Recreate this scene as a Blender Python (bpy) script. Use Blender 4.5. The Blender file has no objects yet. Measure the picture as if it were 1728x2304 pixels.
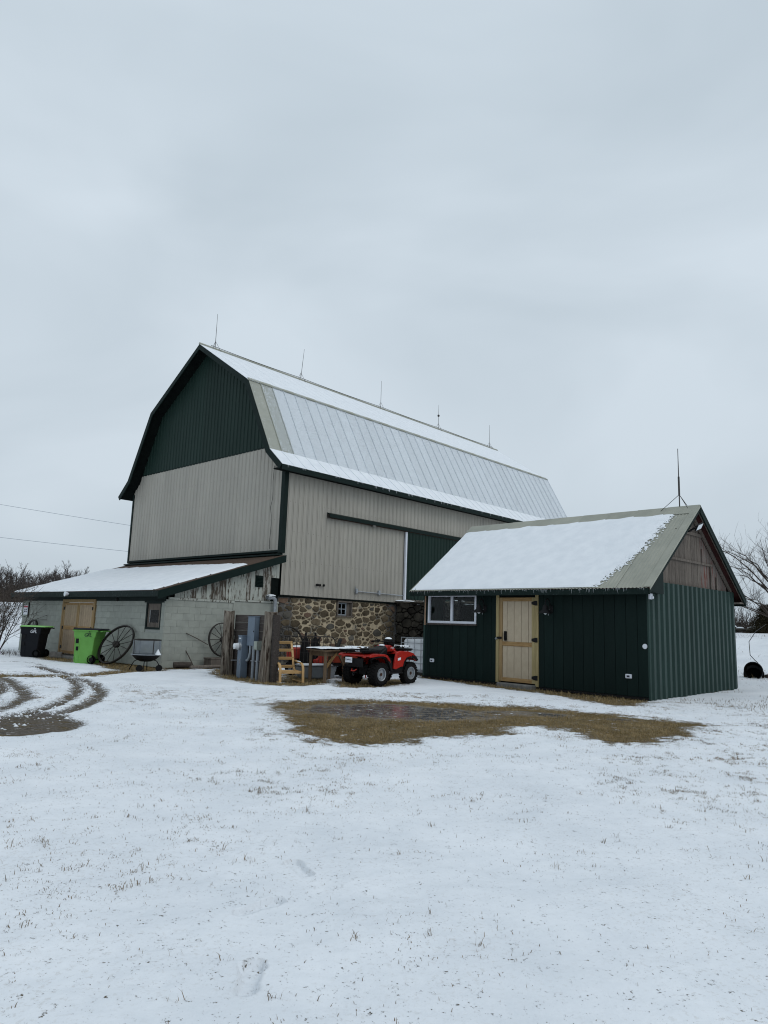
import bpy, bmesh, math, random
import numpy as np
from math import sin, cos, pi, radians, sqrt, atan2, hypot, exp
from mathutils import Vector, Matrix
random.seed(7); np.random.seed(7)
scene = bpy.context.scene
COL = scene.collection
# ------------------------------------------------------------------ camera
cam = bpy.data.cameras.new('camera'); cam_o = bpy.data.objects.new('camera', cam); COL.objects.link(cam_o)
PITCH, ROLL, FPX, EYE = radians(9.121), radians(1.904), 1586.0, 1.45
fw = Vector((0, cos(PITCH), sin(PITCH))); up = Vector((0, -sin(PITCH), cos(PITCH))); rt = Vector((1, 0, 0))
rt, up = cos(ROLL)*rt + sin(ROLL)*up, -sin(ROLL)*rt + cos(ROLL)*up
cam_o.matrix_world = Matrix(((rt.x, up.x, -fw.x, 0), (rt.y, up.y, -fw.y, 0), (rt.z, up.z, -fw.z, EYE), (0, 0, 0, 1)))
cam.sensor_fit = 'VERTICAL'; cam.sensor_height = 36; cam.lens = FPX/2304*36; cam.clip_end = 3000; cam.clip_start = .05
scene.camera = cam_o
# ------------------------------------------------------------------ sky, sun, exposure
SUN_EL, SUN_AZ = radians(48), radians(120)      # azimuth clockwise from +Y
w = bpy.data.worlds.new('World'); scene.world = w; w.use_nodes = True
nt = w.node_tree; nt.nodes.clear()
def wn(t, **k):
    n = nt.nodes.new(t)
    for a, b in k.items(): setattr(n, a, b)
    return n
wl = nt.links.new
tc = wn('ShaderNodeTexCoord'); sky = wn('ShaderNodeTexSky', sky_type='NISHITA', sun_disc=False, sun_elevation=SUN_EL, sun_rotation=SUN_AZ, dust_density=4.0)
mp = wn('ShaderNodeMapping'); mp.inputs['Scale'].default_value = (1.0, 1.0, 2.2)
wl(tc.outputs['Generated'], mp.inputs['Vector'])
n1 = wn('ShaderNodeTexNoise'); n1.inputs['Scale'].default_value = 1.7; n1.inputs['Detail'].default_value = 4; n1.inputs['Roughness'].default_value = .45
n1.inputs['Distortion'].default_value = .5
wl(mp.outputs['Vector'], n1.inputs['Vector'])
rmp = wn('ShaderNodeValToRGB'); e = rmp.color_ramp.elements
e[0].position = .34; e[0].color = (.508, .592, .662, 1); e[1].position = .66; e[1].color = (.645, .731, .806, 1)
wl(n1.outputs['Fac'], rmp.inputs['Fac'])
# an overcast dome brightens a little towards the zenith
sx = wn('ShaderNodeSeparateXYZ'); wl(tc.outputs['Generated'], sx.inputs[0])
mr = wn('ShaderNodeMapRange'); mr.inputs[1].default_value = .0; mr.inputs[2].default_value = 1.0; mr.inputs[3].default_value = .98; mr.inputs[4].default_value = 1.12
wl(sx.outputs['Z'], mr.inputs[0])
mul = wn('ShaderNodeMixRGB', blend_type='MULTIPLY'); mul.inputs[0].default_value = 1
wl(rmp.outputs['Color'], mul.inputs[1]); wl(mr.outputs[0], mul.inputs[2])
b1 = wn('ShaderNodeBackground'); b1.inputs['Strength'].default_value = 1.0; wl(mul.outputs[0], b1.inputs['Color'])
b2 = wn('ShaderNodeBackground'); b2.inputs['Strength'].default_value = .06; wl(sky.outputs['Color'], b2.inputs['Color'])
mx = wn('ShaderNodeMixShader'); mx.inputs[0].default_value = .06; wl(b1.outputs[0], mx.inputs[1]); wl(b2.outputs[0], mx.inputs[2])
wo = wn('ShaderNodeOutputWorld'); wl(mx.outputs[0], wo.inputs['Surface'])
sun = bpy.data.lights.new('sun', 'SUN'); sun.energy = .55; sun.angle = radians(35); sun.color = (1, .97, .93)
so = bpy.data.objects.new('sun', sun); COL.objects.link(so)
sd = Vector((sin(SUN_AZ)*cos(SUN_EL), cos(SUN_AZ)*cos(SUN_EL), sin(SUN_EL)))
so.rotation_euler = (-sd).to_track_quat('-Z', 'Y').to_euler(); so.location = (0, 0, 60)
scene.render.engine = 'CYCLES'; scene.cycles.filter_width = 1.1
vs = scene.view_settings; vs.view_transform = 'Standard'; vs.look = 'None'; vs.exposure = 0.0; vs.gamma = 1.0; vs.use_curve_mapping = False
# ------------------------------------------------------------------ materials
def M(name, c1, c2=None, scale=6, rough=.8, bump=0., bscale=None, metal=0., stretch=(1, 1, 1), rnd=0., spec=.3, lo=.35, hi=.65, c3=None, s3=3, lo3=.5, hi3=.6, str3=None):
    m = bpy.data.materials.new(name); m.use_nodes = True; t = m.node_tree; N = t.nodes; L = t.links.new
    b = N['Principled BSDF']; b.inputs['Roughness'].default_value = rough; b.inputs['Metallic'].default_value = metal
    b.inputs['Specular IOR Level'].default_value = spec
    c1 = tuple(c1)+(1,); c2 = tuple(c2)+(1,) if c2 else c1
    tcn = N.new('ShaderNodeTexCoord'); oi = N.new('ShaderNodeObjectInfo'); mpn = N.new('ShaderNodeMapping')
    mpn.inputs['Scale'].default_value = stretch
    ad = N.new('ShaderNodeVectorMath'); ad.operation = 'MULTIPLY_ADD'; ad.inputs[1].default_value = (37., 53., 71.)
    L(oi.outputs['Random'], ad.inputs[0]); L(tcn.outputs['Object'], ad.inputs[2]); L(ad.outputs[0], mpn.inputs['Vector'])
    nz = N.new('ShaderNodeTexNoise'); nz.inputs['Scale'].default_value = scale; nz.inputs['Detail'].default_value = 6; nz.inputs['Roughness'].default_value = .6
    L(mpn.outputs[0], nz.inputs['Vector'])
    r = N.new('ShaderNodeValToRGB'); r.color_ramp.elements[0].position = lo; r.color_ramp.elements[0].color = c1
    r.color_ramp.elements[1].position = hi; r.color_ramp.elements[1].color = c2
    L(nz.outputs['Fac'], r.inputs['Fac']); out = r.outputs['Color']
    if c3:
        n3 = N.new('ShaderNodeTexNoise'); n3.inputs['Scale'].default_value = s3; n3.inputs['Detail'].default_value = 8; n3.inputs['Roughness'].default_value = .65
        if str3:
            m3 = N.new('ShaderNodeMapping'); m3.inputs['Scale'].default_value = str3; L(ad.outputs[0], m3.inputs['Vector']); L(m3.outputs[0], n3.inputs['Vector'])
        else: L(mpn.outputs[0], n3.inputs['Vector'])
        r3 = N.new('ShaderNodeMapRange'); r3.inputs[1].default_value = lo3; r3.inputs[2].default_value = hi3; L(n3.outputs['Fac'], r3.inputs[0])
        mix = N.new('ShaderNodeMixRGB'); mix.inputs[2].default_value = tuple(c3)+(1,); L(r3.outputs[0], mix.inputs[0]); L(out, mix.inputs[1]); out = mix.outputs[0]
    if rnd:
        hs = N.new('ShaderNodeHueSaturation'); mrn = N.new('ShaderNodeMapRange'); mrn.inputs[3].default_value = 1-rnd; mrn.inputs[4].default_value = 1+rnd
        L(oi.outputs['Random'], mrn.inputs[0]); L(mrn.outputs[0], hs.inputs['Value']); L(out, hs.inputs['Color']); out = hs.outputs['Color']
    L(out, b.inputs['Base Color'])
    if bump:
        nb = N.new('ShaderNodeTexNoise'); nb.inputs['Scale'].default_value = bscale or scale*4; nb.inputs['Detail'].default_value = 5; L(mpn.outputs[0], nb.inputs['Vector'])
        bp = N.new('ShaderNodeBump'); bp.inputs['Strength'].default_value = bump; bp.inputs['Distance'].default_value = .02
        L(nb.outputs['Fac'], bp.inputs['Height']); L(bp.outputs[0], b.inputs['Normal'])
    return m
SIDING = (.36, .355, .33)
m_siding = M('painted_siding', (.400, .374, .324), (.358, .336, .293), 1.2, .5, .05, 3, rnd=.04, spec=.2, stretch=(1, 1, .35), c3=(.27, .26, .232), s3=1.6, lo3=.54, hi3=.85, str3=(7, 7, .3))
m_green = M('dark_green_metal', (.0095, .0240, .0190), (.0135, .0300, .0240), 1.5, .55, .04, 4, rnd=.1, spec=.15, stretch=(1, 1, .3))
m_trim = M('green_trim', (.0055, .0135, .0118), (.008, .0175, .015), 4, .6, rnd=.1, spec=.12)
m_trim_ice = M('green_fascia_streaked', (.0055, .0135, .0118), (.008, .0175, .015), 4, .6, spec=.12, c3=(.16, .19, .19), s3=9, lo3=.6, hi3=.72, str3=(9, 9, .8))
m_shedgreen = M('shed_front_green', (.0045, .0125, .0108), (.0068, .0162, .014), 3, .65, .06, 20, rnd=.12, spec=.12, stretch=(1, 1, .25))
m_corr = M('corrugated_green', (.014, .036, .030), (.020, .046, .039), 2.5, .45, .04, 8, spec=.25, stretch=(1, 1, .3), rnd=.06, c3=(.035, .05, .042), s3=14, lo3=.66, hi3=.74)
m_snow = M('snow', (.77, .80, .835), (.84, .865, .895), 3, .75, .35, 26, spec=.25)
m_roofbare = M('bare_roof_metal', (.36, .365, .31), (.31, .318, .27), 2, .5, .05, 10, rnd=.06, spec=.4, c3=(.78, .81, .85), s3=22, lo3=.60, hi3=.66)
m_roofclean = M('tan_roof_metal', (.345, .345, .285), (.285, .29, .24), 2.5, .5, .05, 14, rnd=.07, spec=.4, c3=(.2, .19, .14), s3=6, lo3=.68, hi3=.85)
m_frost = M('frosted_roof_metal', (.29, .315, .33), (.70, .74, .78), 33, .75, .15, 60, rnd=.04, spec=.2, lo=.36, hi=.51)
m_frosthalf = M('thinly_frosted_roof_metal', (.30, .31, .27), (.62, .66, .69), 26, .65, .2, 60, rnd=.03, spec=.3, lo=.45, hi=.60)
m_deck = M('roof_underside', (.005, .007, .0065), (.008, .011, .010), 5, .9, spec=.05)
m_mortar = M('cream_mortar', (.52, .425, .29), (.43, .355, .245), 7, .95, .6, 26, c3=(.13, .125, .115), s3=1.3, lo3=.55, hi3=.64)
def grey_ends():
    t = m_mortar.node_tree; N = t.nodes; L = t.links.new; b = N['Principled BSDF']; src = b.inputs['Base Color'].links[0].from_socket
    tcn = N.new('ShaderNodeTexCoord'); sp = N.new('ShaderNodeSeparateXYZ'); L(tcn.outputs['Object'], sp.inputs[0])
    nz = N.new('ShaderNodeTexNoise'); nz.inputs['Scale'].default_value = 2.2; nz.inputs['Detail'].default_value = 7; L(tcn.outputs['Object'], nz.inputs['Vector'])
    def mth(op, a, b_):
        n = N.new('ShaderNodeMath'); n.operation = op; n.use_clamp = op == 'MULTIPLY'
        for i, q in enumerate((a, b_)):
            if isinstance(q, (int, float)): n.inputs[i].default_value = q
            else: L(q, n.inputs[i])
        return n.outputs[0]
    e_ = mth('SUBTRACT', mth('ABSOLUTE', mth('SUBTRACT', sp.outputs['X'], 3.1), 0), 2.0)        # distance beyond the pale middle of the wall
    f = mth('MULTIPLY', mth('ADD', e_, mth('MULTIPLY', mth('SUBTRACT', nz.outputs['Fac'], .52), 5.0) if False else mth('SUBTRACT', mth('ADD', nz.outputs['Fac'], nz.outputs['Fac']), 1.05)), 2.2)
    mi = N.new('ShaderNodeMixRGB'); mi.inputs[2].default_value = (.115, .108, .10, 1); L(f, mi.inputs[0]); L(src, mi.inputs[1]); L(mi.outputs[0], b.inputs['Base Color'])
grey_ends()
m_stone = M('field_stone', (.075, .057, .036), (.135, .106, .070), 5, .9, .5, 20, rnd=.38, spec=.15)
m_stone_r = M('reddish_field_stone', (.105, .066, .045), (.15, .10, .072), 5, .9, .5, 20, rnd=.3, spec=.15)
m_stone_g = M('grey_field_stone', (.085, .078, .066), (.125, .115, .097), 5, .9, .5, 20, rnd=.35, spec=.15)
m_dkstone = M('dark_stone', (.022, .019, .015), (.06, .052, .04), 4, .92, .6, 18, rnd=.45)
m_dkback = M('dark_earth_and_shade', (.004, .0035, .003), (.008, .007, .006), 8, .95, spec=.05)  # earth cores; also used as painted shade behind panes and in block hollows
m_block = M('painted_block', (.352, .366, .325), (.290, .303, .270), 2.5, .9, .3, 60, rnd=.025, spec=.15, c3=(.16, .165, .145), s3=9, lo3=.70, hi3=.78)
m_joint = M('painted_joint', (.33, .345, .315), (.27, .28, .26), 9, .9)
m_peel = M('peeling_white_boards', (.44, .46, .41), (.38, .39, .35), 4, .85, .3, 30, rnd=.08, c3=(.075, .06, .045), s3=2.6, lo3=.545, hi3=.60, str3=(6, 6, 1.1))
m_peel2 = M('bare_weathered_boards', (.36, .36, .32), (.3, .29, .26), 4, .9, .35, 30, rnd=.12, c3=(.085, .068, .052), s3=2.6, lo3=.46, hi3=.54, str3=(6, 6, 1.1))
m_shingle = M('brown_shingles', (.10, .062, .042), (.065, .043, .03), 16, .9, .6, 40, stretch=(4, 1, 4))
m_black = M('black_metal', (.006, .006, .007), (.010, .0095, .0095), 20, .6, spec=.18)
m_iron = M('dark_iron', (.016, .014, .012), (.03, .024, .02), 18, .65, .2, 50, spec=.4)
m_rubber = M('black_rubber', (.007, .007, .0075), (.013, .012, .0115), 14, .9, .2, 60, spec=.1)
m_rod = M('weathered_rod', (.035, .033, .032), (.06, .055, .05), 10, .6)
m_galv = M('galvanised_steel', (.42, .44, .46), (.32, .34, .36), 14, .42, .05, 40, metal=.6, spec=.5)
m_grey = M('grey_paint', (.145, .185, .235), (.125, .16, .205), 5, .5, .03, 20, spec=.4)
m_conduit = M('grey_conduit', (.30, .33, .36), (.25, .28, .31), 8, .5)
m_white = M('white_vinyl', (.72, .74, .80), (.66, .68, .74), 4, .4, spec=.4)
m_wood_new = M('pressure_treated_wood', (.27, .175, .078), (.36, .245, .12), 5, .75, .25, 30, stretch=(5, 5, .5), rnd=.1)
m_wood_rail = M('orange_grained_wood', (.25, .145, .058), (.37, .235, .105), 6, .75, .25, 30, stretch=(4, .6, 6), rnd=.08)
m_wood_green = M('greenish_treated_wood', (.30, .235, .11), (.39, .31, .155), 5, .75, .25, 30, stretch=(5, 5, .5), rnd=.08, c3=(.07, .05, .03), s3=7, lo3=.72, hi3=.76)
m_plank_tan = M('tan_plank', (.48, .395, .285), (.43, .35, .25), 7, .8, .2, 50, rnd=.05)
m_plank_lt = M('weathered_tan_plank', (.40, .30, .20), (.33, .25, .17), 7, .85, .2, 50, rnd=.08)
m_oldwood = M('grey_old_wood', (.165, .14, .118), (.10, .083, .07), 5, .9, .4, 24, stretch=(6, 6, .5), rnd=.18, c3=(.055, .043, .034), s3=3, lo3=.55, hi3=.7, str3=(5, 5, .6))
m_redold = M('faded_red_wood', (.16, .05, .035), (.10, .032, .025), 4, .9, .4, 24, stretch=(6, 6, .5), rnd=.15, c3=(.16, .135, .12), s3=3, lo3=.34, hi3=.50, str3=(4, 4, .6))
m_redsoffit = M('dark_red_soffit', (.055, .013, .011), (.035, .009, .008), 4, .85, rnd=.1)
m_post = M('old_round_post', (.27, .235, .195), (.115, .092, .072), 5, .95, .9, 14, stretch=(7, 7, .4), spec=.1, lo=.38, hi=.6, c3=(.030, .020, .014), s3=2.6, lo3=.52, hi3=.62, str3=(4, 4, .7))
m_dplank = M('dark_weathered_plank', (.075, .062, .055), (.042, .034, .03), 5, .92, .4, 24, stretch=(.5, 6, 6), rnd=.2, c3=(.14, .125, .115), s3=3, lo3=.6, hi3=.7, str3=(.5, 6, 8))
m_birch = M('birch_veneer', (.52, .33, .145), (.46, .285, .12), 6, .5, .1, 30, rnd=.05)
m_tablewood = M('table_wood', (.17, .115, .07), (.11, .075, .047), 6, .85, .3, 24, stretch=(5, 5, .6), rnd=.12)
m_binblack = M('black_bin_plastic', (.006, .007, .010), (.009, .010, .013), 6, .55, .05, 60, spec=.15)
m_bingreen = M('lime_green_plastic', (.145, .385, .075), (.125, .34, .06), 4, .45, .05, 60, spec=.4)
m_limelid = M('pale_green_lid', (.26, .55, .17), (.22, .48, .14), 4, .5)
m_red = M('red_plastic', (.42, .019, .012), (.36, .016, .010), 5, .38, .02, 30, spec=.35, c3=(.12, .03, .02), s3=7, lo3=.60, hi3=.80)
m_redold2 = M('dusty_red_paint', (.42, .035, .022), (.32, .03, .02), 6, .5, .05, 30)
m_orange = M('faded_orange_red', (.50, .085, .045), (.42, .065, .035), 6, .6)
m_amber = M('amber_lens', (.75, .14, .02), None, 4, .25)
m_seat = M('black_vinyl_seat', (.012, .012, .012), (.02, .019, .018), 16, .55, .1, 60)
m_tote = M('milky_tote_plastic', (.78, .80, .82), (.70, .73, .75), 1.5, .5, rnd=.02)
m_bark = M('bark', (.045, .036, .030), (.075, .06, .05), 10, .95, .4, 30)
m_twig = M('twig', (.060, .047, .040), (.09, .072, .06), 8, .95)
m_fartwig = M('far_twig', (.075, .066, .064), (.105, .09, .085), 8, .95)
m_brush = M('dry_brush', (.060, .048, .042), (.10, .080, .066), 3, .95)
m_cedar = M('cedar_foliage', (.030, .026, .012), (.055, .044, .02), 3, .95)
m_straw = M('dry_grass', (.21, .150, .068), (.37, .275, .14), 2, .9)
m_grassdk = M('dead_brown_grass', (.12, .088, .055), (.27, .20, .13), 1.5, .9)
m_concrete = M('concrete', (.22, .21, .195), (.14, .135, .125), 9, .9, .4, 40)
m_print_r = M('red_print', (.45, .05, .07), None, 4, .6); m_print_k = M('dark_print', (.02, .02, .03), None, 4, .6)
m_print_w = M('white_print', (.74, .76, .80), None, 4, .6)
m_signback = M('sign_backing', (.34, .37, .32), (.28, .31, .27), 5, .7)
m_copper = M('tan_pipe', (.40, .25, .16), (.32, .2, .13), 8, .5)
m_rust = M('rusty_steel', (.07, .032, .018), (.03, .018, .013), 14, .9, .3, 40)
m_lens = M('lamp_glass', (.78, .82, .85), (.7, .74, .77), 4, .2, spec=.5)
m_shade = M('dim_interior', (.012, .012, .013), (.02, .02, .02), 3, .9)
def glass(name, tint):
    m = bpy.data.materials.new(name); m.use_nodes = True; N = m.node_tree.nodes; L = m.node_tree.links.new
    N.clear(); o = N.new('ShaderNodeOutputMaterial'); g = N.new('ShaderNodeBsdfGlossy'); g.inputs['Roughness'].default_value = .02
    t = N.new('ShaderNodeBsdfTransparent'); t.inputs['Color'].default_value = tint+(1,)
    f = N.new('ShaderNodeFresnel'); f.inputs['IOR'].default_value = 1.22; mi = N.new('ShaderNodeMixShader')
    L(f.outputs[0], mi.inputs[0]); L(t.outputs[0], mi.inputs[1]); L(g.outputs[0], mi.inputs[2]); L(mi.outputs[0], o.inputs['Surface'])
    return m
m_glass = glass('window_glass', (.93, .95, .95))
# ------------------------------------------------------------------ mesh helpers
class MB:
    def __init__(s): s.v = []; s.f = []
    def add(s, vs, fs):
        o = len(s.v); s.v += [tuple(p) for p in vs]; s.f += [tuple(i+o for i in f) for f in fs]; return s
    def box(s, x0, x1, y0, y1, z0, z1):
        return s.add([(x0, y0, z0), (x1, y0, z0), (x1, y1, z0), (x0, y1, z0), (x0, y0, z1), (x1, y0, z1), (x1, y1, z1), (x0, y1, z1)],
                     [(0, 3, 2, 1), (4, 5, 6, 7), (0, 1, 5, 4), (1, 2, 6, 5), (2, 3, 7, 6), (3, 0, 4, 7)])
    def hexa(s, b, t):
        return s.add(list(b)+list(t), [(0, 3, 2, 1), (4, 5, 6, 7), (0, 1, 5, 4), (1, 2, 6, 5), (2, 3, 7, 6), (3, 0, 4, 7)])
    def prism(s, poly, off):            # poly: list of 3D points, extruded by off
        n = len(poly); o = Vector(off); a = [Vector(p) for p in poly]
        fs = [tuple(range(n))[::-1], tuple(range(n, 2*n))]+[(i, (i+1) % n, n+(i+1) % n, n+i) for i in range(n)]
        return s.add(a+[p+o for p in a], fs)
    def beam(s, a, b, wid, hei, upv=(0, 0, 1)):
        a = Vector(a); b = Vector(b); d = (b-a).normalized(); u = Vector(upv); sd_ = d.cross(u)
        if sd_.length < 1e-4: sd_ = d.cross(Vector((1, 0, 0)))
        sd_.normalize(); u = sd_.cross(d)
        q = [sd_*(-wid/2)+u*(-hei/2), sd_*(wid/2)+u*(-hei/2), sd_*(wid/2)+u*(hei/2), sd_*(-wid/2)+u*(hei/2)]
        return s.hexa([a+k for k in q], [b+k for k in q])
    def tube(s, pts, r, n=8, cap=True):
        pts = [Vector(p) for p in pts]; k = len(pts); rs = r if isinstance(r, (list, tuple)) else [r]*k
        o = len(s.v); prev = None
        for i, p in enumerate(pts):
            d = (pts[min(i+1, k-1)]-pts[max(i-1, 0)]).normalized()
            if prev is None:
                a = d.cross(Vector((0, 0, 1)));
                if a.length < 1e-3: a = d.cross(Vector((1, 0, 0)))
            else: a = prev-d*prev.dot(d)
            a.normalize(); prev = a; b = d.cross(a)
            for j in range(n):
                t = 2*pi*j/n; s.v.append(tuple(p+(a*cos(t)+b*sin(t))*rs[i]))
        for i in range(k-1):
            for j in range(n):
                j2 = (j+1) % n; s.f.append((o+i*n+j, o+i*n+j2, o+(i+1)*n+j2, o+(i+1)*n+j))
        if cap:
            s.f.append(tuple(o+j for j in range(n))[::-1]); s.f.append(tuple(o+(k-1)*n+j for j in range(n)))
        return s
    def lathe(s, prof, n=24, axis='z', center=(0, 0, 0), close=False):
        o = len(s.v); c = Vector(center); k = len(prof)
        for (r, h) in prof:
            for j in range(n):
                t = 2*pi*j/n; x, y = r*cos(t), r*sin(t)
                p = {'z': (x, y, h), 'y': (x, h, y), 'x': (h, x, y)}[axis]; s.v.append(tuple(c+Vector(p)))
        for i in range(k if close else k-1):
            i2 = (i+1) % k
            for j in range(n):
                j2 = (j+1) % n; s.f.append((o+i*n+j, o+i*n+j2, o+i2*n+j2, o+i2*n+j))
        return s
    def xf(s, mat):
        s.v = [tuple(mat @ Vector(p)) for p in s.v]; return s
    def mesh(s, name, mat, smooth=False, bevel=0, angle=40):
        me = bpy.data.meshes.new(name); me.from_pydata(s.v, [], s.f); me.materials.append(mat)
        bm = bmesh.new(); bm.from_mesh(me)
        bmesh.ops.recalc_face_normals(bm, faces=bm.faces)
        if bevel:
            ed = [e_ for e_ in bm.edges if len(e_.link_faces) == 2 and e_.calc_face_angle(0) > .5]
            bmesh.ops.bevel(bm, geom=ed, offset=bevel, segments=1, affect='EDGES', clamp_overlap=True)
        if smooth:
            for f in bm.faces: f.smooth = True
            for e_ in bm.edges:
                if len(e_.link_faces) == 2 and e_.calc_face_angle(0) > radians(angle): e_.smooth = False
        bm.to_mesh(me); bm.free(); me.update(); return me
    def build(s, name, mat, parent=None, smooth=False, bevel=0, label=None, cat=None, group=None, kind=None, loc=None, rot=None, angle=40):
        o = link(name, s.mesh(name, mat, smooth, bevel, angle), parent)
        if loc: o.location = loc
        if rot: o.rotation_euler = rot
        return tag(o, label, cat, group, kind)
def link(name, me, parent=None, loc=None):
    o = bpy.data.objects.new(name, me); COL.objects.link(o)
    if parent: o.parent = parent
    if loc: o.location = loc
    return o
def tag(o, label=None, cat=None, group=None, kind=None):
    if label: o['label'] = label
    if cat: o['category'] = cat
    if group: o['group'] = group
    if kind: o['kind'] = kind
    return o
def thing(name, label, cat, loc=(0, 0, 0), rz=0, group=None):
    o = bpy.data.objects.new(name, None); COL.objects.link(o); o.location = loc; o.rotation_euler = (0, 0, rz); o.empty_display_size = .2
    return tag(o, label, cat, group)
def copy_tree(o, parent=None):
    c = o.copy(); COL.objects.link(c); c.parent = parent
    for ch in list(o.children): copy_tree(ch, c)
    return c
def quickmesh(name, V, F, mat, smooth=False):
    V = np.asarray(V, np.float32); F = np.asarray(F, np.int32); k = F.shape[1]
    me = bpy.data.meshes.new(name); me.vertices.add(len(V)); me.vertices.foreach_set('co', V.ravel())
    me.loops.add(F.size); me.loops.foreach_set('vertex_index', F.ravel()); me.polygons.add(len(F))
    me.polygons.foreach_set('loop_start', np.arange(0, F.size, k, dtype=np.int32))
    try: me.polygons.foreach_set('loop_total', np.full(len(F), k, np.int32))
    except Exception: pass
    if smooth: me.polygons.foreach_set('use_smooth', np.ones(len(F), bool))
    me.materials.append(mat); me.update(calc_edges=True); return me
def text_mesh(txt, size, mat, name, parent, mw, shear=0., ext=.002, spacing=1.):
    cu = bpy.data.curves.new(name, 'FONT'); cu.body = txt; cu.size = size; cu.align_x = 'CENTER'; cu.align_y = 'CENTER'; cu.shear = shear; cu.extrude = ext; cu.resolution_u = 3; cu.space_character = spacing
    tmp = bpy.data.objects.new('tmp', cu); COL.objects.link(tmp)
    dg = bpy.context.evaluated_depsgraph_get(); me = bpy.data.meshes.new_from_object(tmp.evaluated_get(dg)); bpy.data.objects.remove(tmp); bpy.data.curves.remove(cu)
    me.name = name; me.materials.clear(); me.materials.append(mat); me.transform(mw)
    return link(name, me, parent)
def frame(o, xd, yd):      # matrix: local x along xd, local y along yd, z = cross
    xd = Vector(xd).normalized(); yd = Vector(yd).normalized(); zd = xd.cross(yd)
    return Matrix(((xd.x, yd.x, zd.x, o[0]), (xd.y, yd.y, zd.y, o[1]), (xd.z, yd.z, zd.z, o[2]), (0, 0, 0, 1)))
# value noise for terrain and masks
_T = np.random.RandomState(3).rand(256, 256)
def vnoise(x, y, sc):
    x = np.asarray(x)*sc; y = np.asarray(y)*sc; xi = np.floor(x).astype(int); yi = np.floor(y).astype(int); fx = x-xi; fy = y-yi
    fx = fx*fx*(3-2*fx); fy = fy*fy*(3-2*fy); g = lambda a, b: _T[a & 255, b & 255]
    return (g(xi, yi)*(1-fx)+g(xi+1, yi)*fx)*(1-fy)+(g(xi, yi+1)*(1-fx)+g(xi+1, yi+1)*fx)*fy
def fbm(x, y, sc, o=4):
    s_ = 0; a = .5; tot = 0
    for i in range(o): s_ = s_+a*vnoise(x+17*i, y-9*i, sc*2**i); tot += a; a *= .55
    return s_/tot
def sstep(a, b, x):
    t = np.clip((x-a)/(b-a), 0, 1); return t*t*(3-2*t)
# ------------------------------------------------------------------ site frames (each: X into the depth, Y to the left)
AB, AS = radians(42.955), radians(46.15)
ULb = np.array([sin(AB), cos(AB)]); UGb = np.array([-cos(AB), sin(AB)]); RZB = pi/2-AB
ULs = np.array([sin(AS), cos(AS)]); UGs = np.array([-cos(AS), sin(AS)]); RZS = pi/2-AS
Bp = np.array([-3.50, 24.24]); Lp = np.array([-6.392, 21.128]); Sp = np.array([6.087, 16.164])
def bw(X, Y): return tuple(Bp+X*ULb+Y*UGb)
def lw(X, Y): return tuple(Lp+X*ULb+Y*UGb)
def sw(X, Y): return tuple(Sp+X*ULs+Y*UGs)
# ------------------------------------------------------------------ ground
POLY = {
'MUD': [(-2.06,12.97),(-1.57,13.49),(-0.77,14.06),(0.17,14.2),(1.3,14.14),(2.6,14.14),(3.37,13.77),(3.93,13.37),(4.75,12.94),(5.27,12.48),(5.4,12.18),(4.98,11.47),(4.43,10.67),(3.93,10.05),(3.54,9.82),(3.18,9.83),(2.89,10.07),(2.9,10.77),(2.75,11.24),(2.41,11.26),(1.98,10.78),(1.77,10.3),(1.29,10.0),(0.66,9.67),(0.3,9.35),(-0.09,9.09),(-0.48,9.15),(-0.84,9.43),(-1.15,10.07),(-1.23,10.97),(-1.49,11.71)],
'FRONT': [(1.22,22.57),(1.24,20.86),(2.05,19.73),(2.81,18.34),(3.72,17.33),(4.38,15.89),(4.84,14.89),(5.35,15.04),(6.17,16.27),(6.23,17.21)],
'POST': [(-5.04,22.57),(-4.54,19.73),(-3.93,18.21),(-3.09,17.3),(-2.48,16.78),(-2.2,17.01),(-2.58,19.79),(-3.62,20.18)],
'CHAIR': [(-2.54,18.23),(-2.14,16.85),(-1.59,17.23),(-1.27,17.78),(-1.46,20.32),(-2.69,20.64)],
'ATV': [(-1.07,18.14),(-0.89,17.1),(-0.53,17.1),(0.1,17.5),(0.67,18.57),(0.85,19.5),(0.5,20.2),(-0.86,19.58)],
'BASEL': [(-12.12,25.58),(-10.99,23.69),(-9.83,22.72),(-9.5,22.66),(-11.61,27.61),(-12.99,28.69)],
'BASER': [(-8.88,22.27),(-7.76,20.59),(-6.95,19.63),(-6.54,19.47),(-6.13,20.0),(-6.11,20.35),(-6.87,22.73),(-10.46,28.57)],
'SIDE': [(-6.21,20.6),(-5.79,20.82),(-5.49,21.63),(-4.97,21.69),(-5.36,23.38),(-6.48,23.23)],
}
PATCH = [(-6.5,8.3),(-4.72,8.78),(-4.54,8.85),(-4.27,8.94),(-4.1,9.16),(-3.94,9.43),(-3.95,9.75),(-4.07,10.17),(-4.23,10.36),(-4.48,10.54),(-4.73,10.95),(-5.03,11.03),(-5.2,10.82),(-5.42,10.5),(-5.55,10.27),(-7.5,9.6)]
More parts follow.
